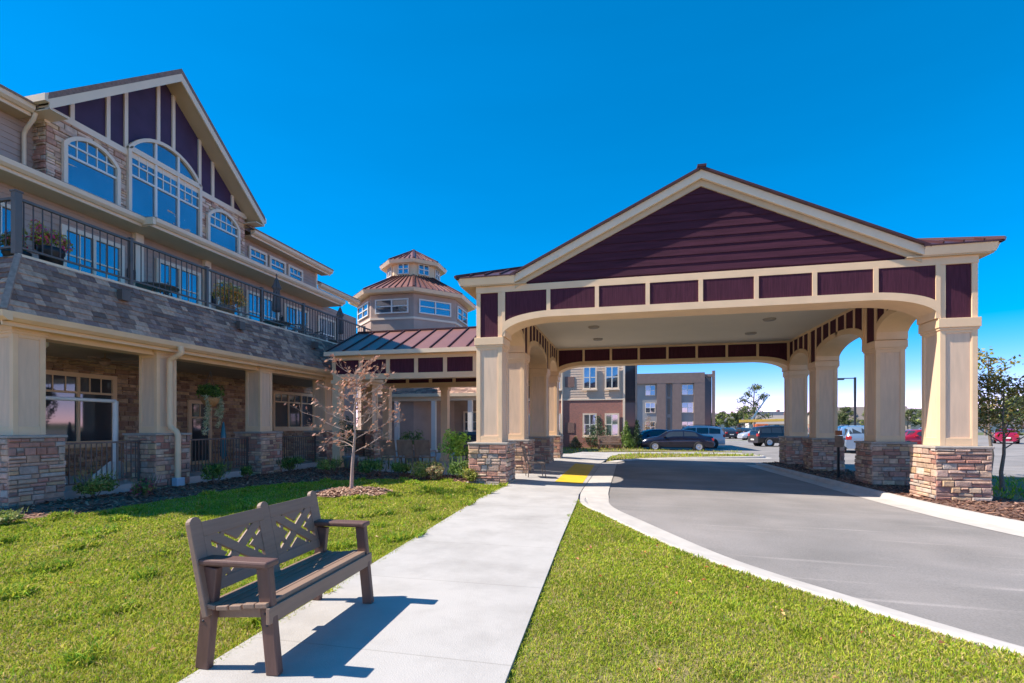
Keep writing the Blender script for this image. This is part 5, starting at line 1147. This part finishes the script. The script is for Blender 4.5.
    for sg in (1, -1):
        b = MB(); b.box(xb-.06, xb+.10, *sorted((sg*W*.58, sg*W*.91)), .70 if body == 'sedan' else .85, .90 if body == 'sedan' else 1.08); b.build('tail_lamp', M['red_lamp'], t, world=False, bevel=.03)
        b = MB(); b.box(xf-.14, xf+.02, *sorted((sg*W*.52, sg*W*.86)), .58 if body == 'sedan' else .68, .72 if body == 'sedan' else .84); b.build('headlight', M['clear_lamp'], t, world=False, bevel=.03)
        b = MB(); b.box(.72, .86, *sorted((sg*W*.96, sg*(W+.16))), .95 if body == 'sedan' else 1.04, 1.08 if body == 'sedan' else 1.2); b.build('mirror', P, t, world=False, bevel=.03)
    b = MB(); b.box(st[0][0]-.05, st[0][0]+.02, -.26, .26, .52, .64); b.build('number_plate', M['white'], t, world=False)
    if body == 'suv':
        for sg in (1, -1): b = MB(); b.tube([(-1.6, sg*.6, 1.74), (-1.4, sg*.6, 1.79), (.1, sg*.6, 1.80), (.3, sg*.6, 1.73)], .018, 6); b.build('roof_rail', M['black'], t, world=False)
    return t
CARS = 'cars in the parking lot'
car('parked_car', 'dark navy sedan parked nearest, just past the grass island', 'car', (3.3, 36.6, ZL), R(176), (.012, .014, .035), 'sedan', group=CARS)
car('parked_suv', 'white sport utility parked behind the navy sedan', 'car', (4.9, 41.5, ZL), R(174), (.60, .60, .60), 'suv', metal=0, group=CARS)
car('parked_car', 'dark blue sedan beside the yews, half hidden by the navy sedan', 'car', (2.0, 41.8, ZL), R(200), (.015, .03, .075), 'sedan', group=CARS)
car('parked_suv', 'black sport utility at the end of the row, left of the far pillar', 'car', (12.6, 46.6, ZL), R(15), (.015, .015, .02), 'suv', group=CARS)
car('parked_car', 'silver sedan next to the orange lift', 'car', (15.6, 66, ZL), R(190), (.50, .52, .56), 'sedan', group=CARS)
car('parked_suv', 'silver blue sport utility seen from behind between the right pillars', 'car', (14.6, 37.3, ZL), R(78), (.20, .27, .36), 'suv', group=CARS)
car('parked_car', 'red sedan seen between the two nearest right pillars', 'car', (21.2, 43.6, ZL), R(195), (.45, .012, .03), 'sedan', group=CARS)
car('parked_suv', 'white sport utility behind the red sedan', 'car', (26.0, 51.0, ZL), R(185), (.70, .70, .70), 'suv', group=CARS)
car('parked_car', 'magenta red car behind the young tree at far right', 'car', (36.5, 59.5, ZL), R(62), (.38, .01, .055), 'sedan', group=CARS)
car('parked_car', 'dark grey car beyond the magenta car', 'car', (43, 60, ZL), R(185), (.04, .045, .06), 'sedan', group=CARS)
car('parked_suv', 'dark blue sport utility beside the lamp post', 'car', (17.3, 45.5, ZL), R(80), (.02, .03, .07), 'suv', group=CARS)
for k, (x, y, c, lb) in enumerate(((13.3, 74, (.03, .035, .05), 'charcoal sedan at the left end of the far row'), (15.8, 76, (.02, .02, .025), 'black sedan second from the left in the far row'), (18.6, 77, (.05, .05, .06), 'grey sedan just left of the orange lift'), (24, 76, (.30, .31, .33), 'light grey sedan right of the orange lift'))):
    car('parked_car', lb, 'car', (x, y, ZL), R(95+4*k), c, 'sedan', group=CARS)
# orange lift
lf = thing('boom_lift', 'orange boom lift with long yellow arm at the back of the lot', 'lift', (17.4, 72, ZL))
m = MB(); m.box(-1.4, 1.4, -.8, .8, .55, 1.1); m.box(-1.0, .5, -.7, .7, 1.1, 2.0); m.build('chassis', paint('lift_orange', (.60, .13, .02), .4, 0), lf, world=False, bevel=.06)
m = MB(); m.beam((-2.9, 0, 2.35), (4.2, 0, 2.55), .35, .35); m.beam((4.2, 0, 2.5), (5.0, 0, 1.6), .2, .2); m.build('boom', paint('lift_yellow', (.65, .42, .03), .4, 0), lf, world=False, bevel=.03)
m = MB(); m.beam((-1.4, .3, 2.4), (.6, .3, 5.6), .16, .16); m.build('jib', paint('lift_blue', (.12, .25, .34), .5, 0), lf, world=False)
for sx in (-.95, .95):
    for sg in (-1, 1): m = MB(); m.T = Matrix.Translation((sx, sg*.9, .42)) @ Matrix.Rotation(R(90), 4, 'X'); m.lathe([(.0001, .14), (.38, .14), (.42, .1), (.42, -.1), (.38, -.14), (.0001, -.14)], n=18); m.build('wheel', M['tyre'], lf, world=False)
m = MB(); m.box(4.6, 5.6, -.5, .5, .9, .95); 
for x in (4.6, 5.6):
    for y in (-.5, .5): m.beam((x, y, .95), (x, y, 1.9), .05, .05)
m.beam((4.6, -.5, 1.9), (5.6, -.5, 1.9), .05, .05); m.build('basket', paint('lift_orange', (.60, .13, .02)), lf, world=False)
# lamp post, marker post
lpst = thing('lamp_post', 'tall black lamp post with one flat arm over the lot', 'street lamp', (19.9, 50.8, ZL)); m = MB(); m.lathe([(.0001, 0), (.3, 0), (.3, .7), (.0001, .7)], n=14); m.build('footing', M['kerb'], lpst, world=False)
m = MB(); m.box(-.075, .075, -.075, .075, .7, 6.1); m.build('pole', M['black'], lpst, world=False); m = MB(); m.box(-1.5, -.07, -.04, .04, 5.98, 6.06); m.build('arm', M['black'], lpst, world=False); m = MB(); m.box(-1.75, -.9, -.17, .17, 5.88, 5.98); m.build('lamp_head', M['black'], lpst, world=False, bevel=.02)
mp_ = thing('marker_post', 'slim post with small brown sign beside the right hand pillars', 'sign', (6.32, 17.3, -.1)); m = MB(); m.box(-.03, .03, -.03, .03, 0, 1.15); m.build('post', M['black'], mp_, world=False); m = MB(); m.box(-.11, .11, -.045, -.03, .95, 1.3); m.build('plate', M['brown_wood'], mp_, world=False); m = MB(); m.box(-.09, .09, -.05, -.045, 1.32, 1.46); m.box(-.09, .09, -.045, -.0, 1.32, 1.46); m.build('reflector', paint('dull_orange', (.40, .12, .04), .5, 0), mp_, world=False)
# garden spot light and far-right
gl = thing('garden_uplight', 'small dark uplight in the grass by the young tree', 'garden light', (9.05, 13.9, -.11)); m = MB(); m.lathe([(.0001, 0), (.12, 0), (.14, .08), (.1, .2), (.08, .22), (.0001, .21)], n=14); m.build('housing', M['black'], gl, world=False); m = MB(); m.tube([(0, 0, -.1), (0, 0, .02)], .02, 6); m.build('stake', M['black'], gl, world=False)

# ------------------------------------------------------------------ houses and trees on the horizon
def house(label, x, y, w, d, h, rh, col, roofc, rz):
    t = thing('suburban_house', label, 'house', (x, y, -.4), rz, 'houses on the horizon'); m = MB(); m.box(-w/2, w/2, -d/2, d/2, 0, h); m.prism([(-d/2, h), (d/2, h), (0, h+rh)], -w/2, w/2, 'x'); m.build('wall', paint('hw%d%d' % (int(col[0]*100), int(col[2]*100)), col, .8, 0), t, world=False)
    m = MB(); o = .5; k = rh/(d/2)
    for sg in (-1, 1): m.add([(-w/2-o, sg*(d/2+o), h-o*k+.1), (w/2+o, sg*(d/2+o), h-o*k+.1), (w/2+o, 0, h+rh+.1), (-w/2-o, 0, h+rh+.1), (-w/2-o, sg*(d/2+o), h-o*k-.1), (w/2+o, sg*(d/2+o), h-o*k-.1), (w/2+o, 0, h+rh-.1), (-w/2-o, 0, h+rh-.1)], [(0, 1, 2, 3), (7, 6, 5, 4), (0, 4, 5, 1), (1, 5, 6, 2), (2, 6, 7, 3), (3, 7, 4, 0)])
    ro = m.build('roof', paint('hr%d' % int(roofc[0]*1000), roofc, .9, 0), t, world=False); m = MB(); m.box(w*.2, w*.2+.8, .6, 1.4, h+rh*.3, h+rh+.7); m.build('chimney', M['brick'], ro, world=False)
    for k_ in range(4):
        m = MB(); x0 = -w/2+w*(k_+.5)/4-.6; m.box(x0, x0+1.2, -d/2-.06, -d/2-.01, 1.0, 2.4); m.build('window', M['glass_dark'], t, world=False)
def pol(u, d): a = (u-512)/FPX; return (d*(a*math.cos(YAW)-math.sin(YAW)), d*(a*math.sin(YAW)+math.cos(YAW)))
HS = [(722, 150, 12, 3.0, 2.6, (.55, .53, .50), (.12, .11, .11), 'white-walled house with dark roof beside the grey block'), (768, 160, 16, 3.2, 3.2, (.60, .57, .53), (.075, .08, .10), 'pale house with slate roof left of the far pillar'), (776, 140, 9, 2.6, 2.2, (.62, .58, .52), (.24, .20, .17), 'small pale house with tan roof near the far pillar'),
      (832, 170, 15, 3.5, 3.3, (.42, .34, .26), (.20, .16, .13), 'tan house left of the lamp post'), (868, 150, 18, 4.0, 3.6, (.45, .37, .29), (.17, .14, .12), 'large tan house right of the lamp post'), (917, 165, 18, 4.0, 3.6, (.50, .44, .38), (.14, .12, .12), 'grey-roofed house seen between the two nearest right pillars'), (1000, 150, 20, 3.2, 3.4, (.60, .55, .50), (.16, .13, .12), 'pale house behind the trees at far right')]
for i, (u, d, w_, h, rh, c, rc, lb) in enumerate(HS): x, y = pol(u, d); house(lb, x, y, w_, 10, h, rh, c, rc, R((-8, 10, -25, 15, -10, 12, 5)[i]))
TS = [(720, 105, 5.0, 2.2, 'small round tree right of the grey block'), (736, 112, 5.0, 2.3, 'round tree behind the far car row'), (754, 118, 12.5, 4.2, 'tall tree rising over the orange lift'), (744, 125, 7.0, 3.0, 'dark bushy tree left of the tall one'), (826, 135, 6, 3.2, 'small tree left of the lamp post'), (842, 128, 5.2, 2.6, 'yellowish tree right under the lamp arm'), (872, 110, 6, 3.0, 'dark tree right of the lamp post'), (846, 150, 8, 3.5, 'far tree behind the lamp post'), (908, 120, 6.0, 3.0, 'green tree above the red sedan'), (926, 135, 7, 3.2, 'tree right of the red sedan'), (968, 100, 5.5, 3.2, 'low tree just right of the near pillar'), (985, 90, 6, 3.2, 'olive tree behind the young trees'), (1016, 75, 6.5, 3.2, 'bushy tree at the far right edge'), (1036, 70, 7, 3.2, 'tree cut by the right edge')]
for i, (u, d, h, cr, lb) in enumerate(TS):
    x, y = pol(u, d); tree('background_tree', lb, (x, y, -.4), h, .03*h, cr, 1300, .26, FARG if i % 3 else YEL+FARG, 300+i, .22, 'trees on the horizon', nb=9, ncl=30)
# a far belt of woods that reads as one mass
wm = MB(); r = random.Random(9)
for k in range(420):
    u = r.uniform(640, 1200); d = r.uniform(230, 300); x, y = pol(u, d); h = r.uniform(4, 8)*(1 if r.random() < .8 else 1.3)
    leafcloud(wm, [(x+r.gauss(0, 1.5), y+r.gauss(0, 1.5), h*.55-.4, h*.5, .9)], 26, 1.3, FARG, k)
tag(wm.build('woods', M['leaf'], recalc=False), 'far belt of low woods on the horizon', 'woods', kind='stuff')
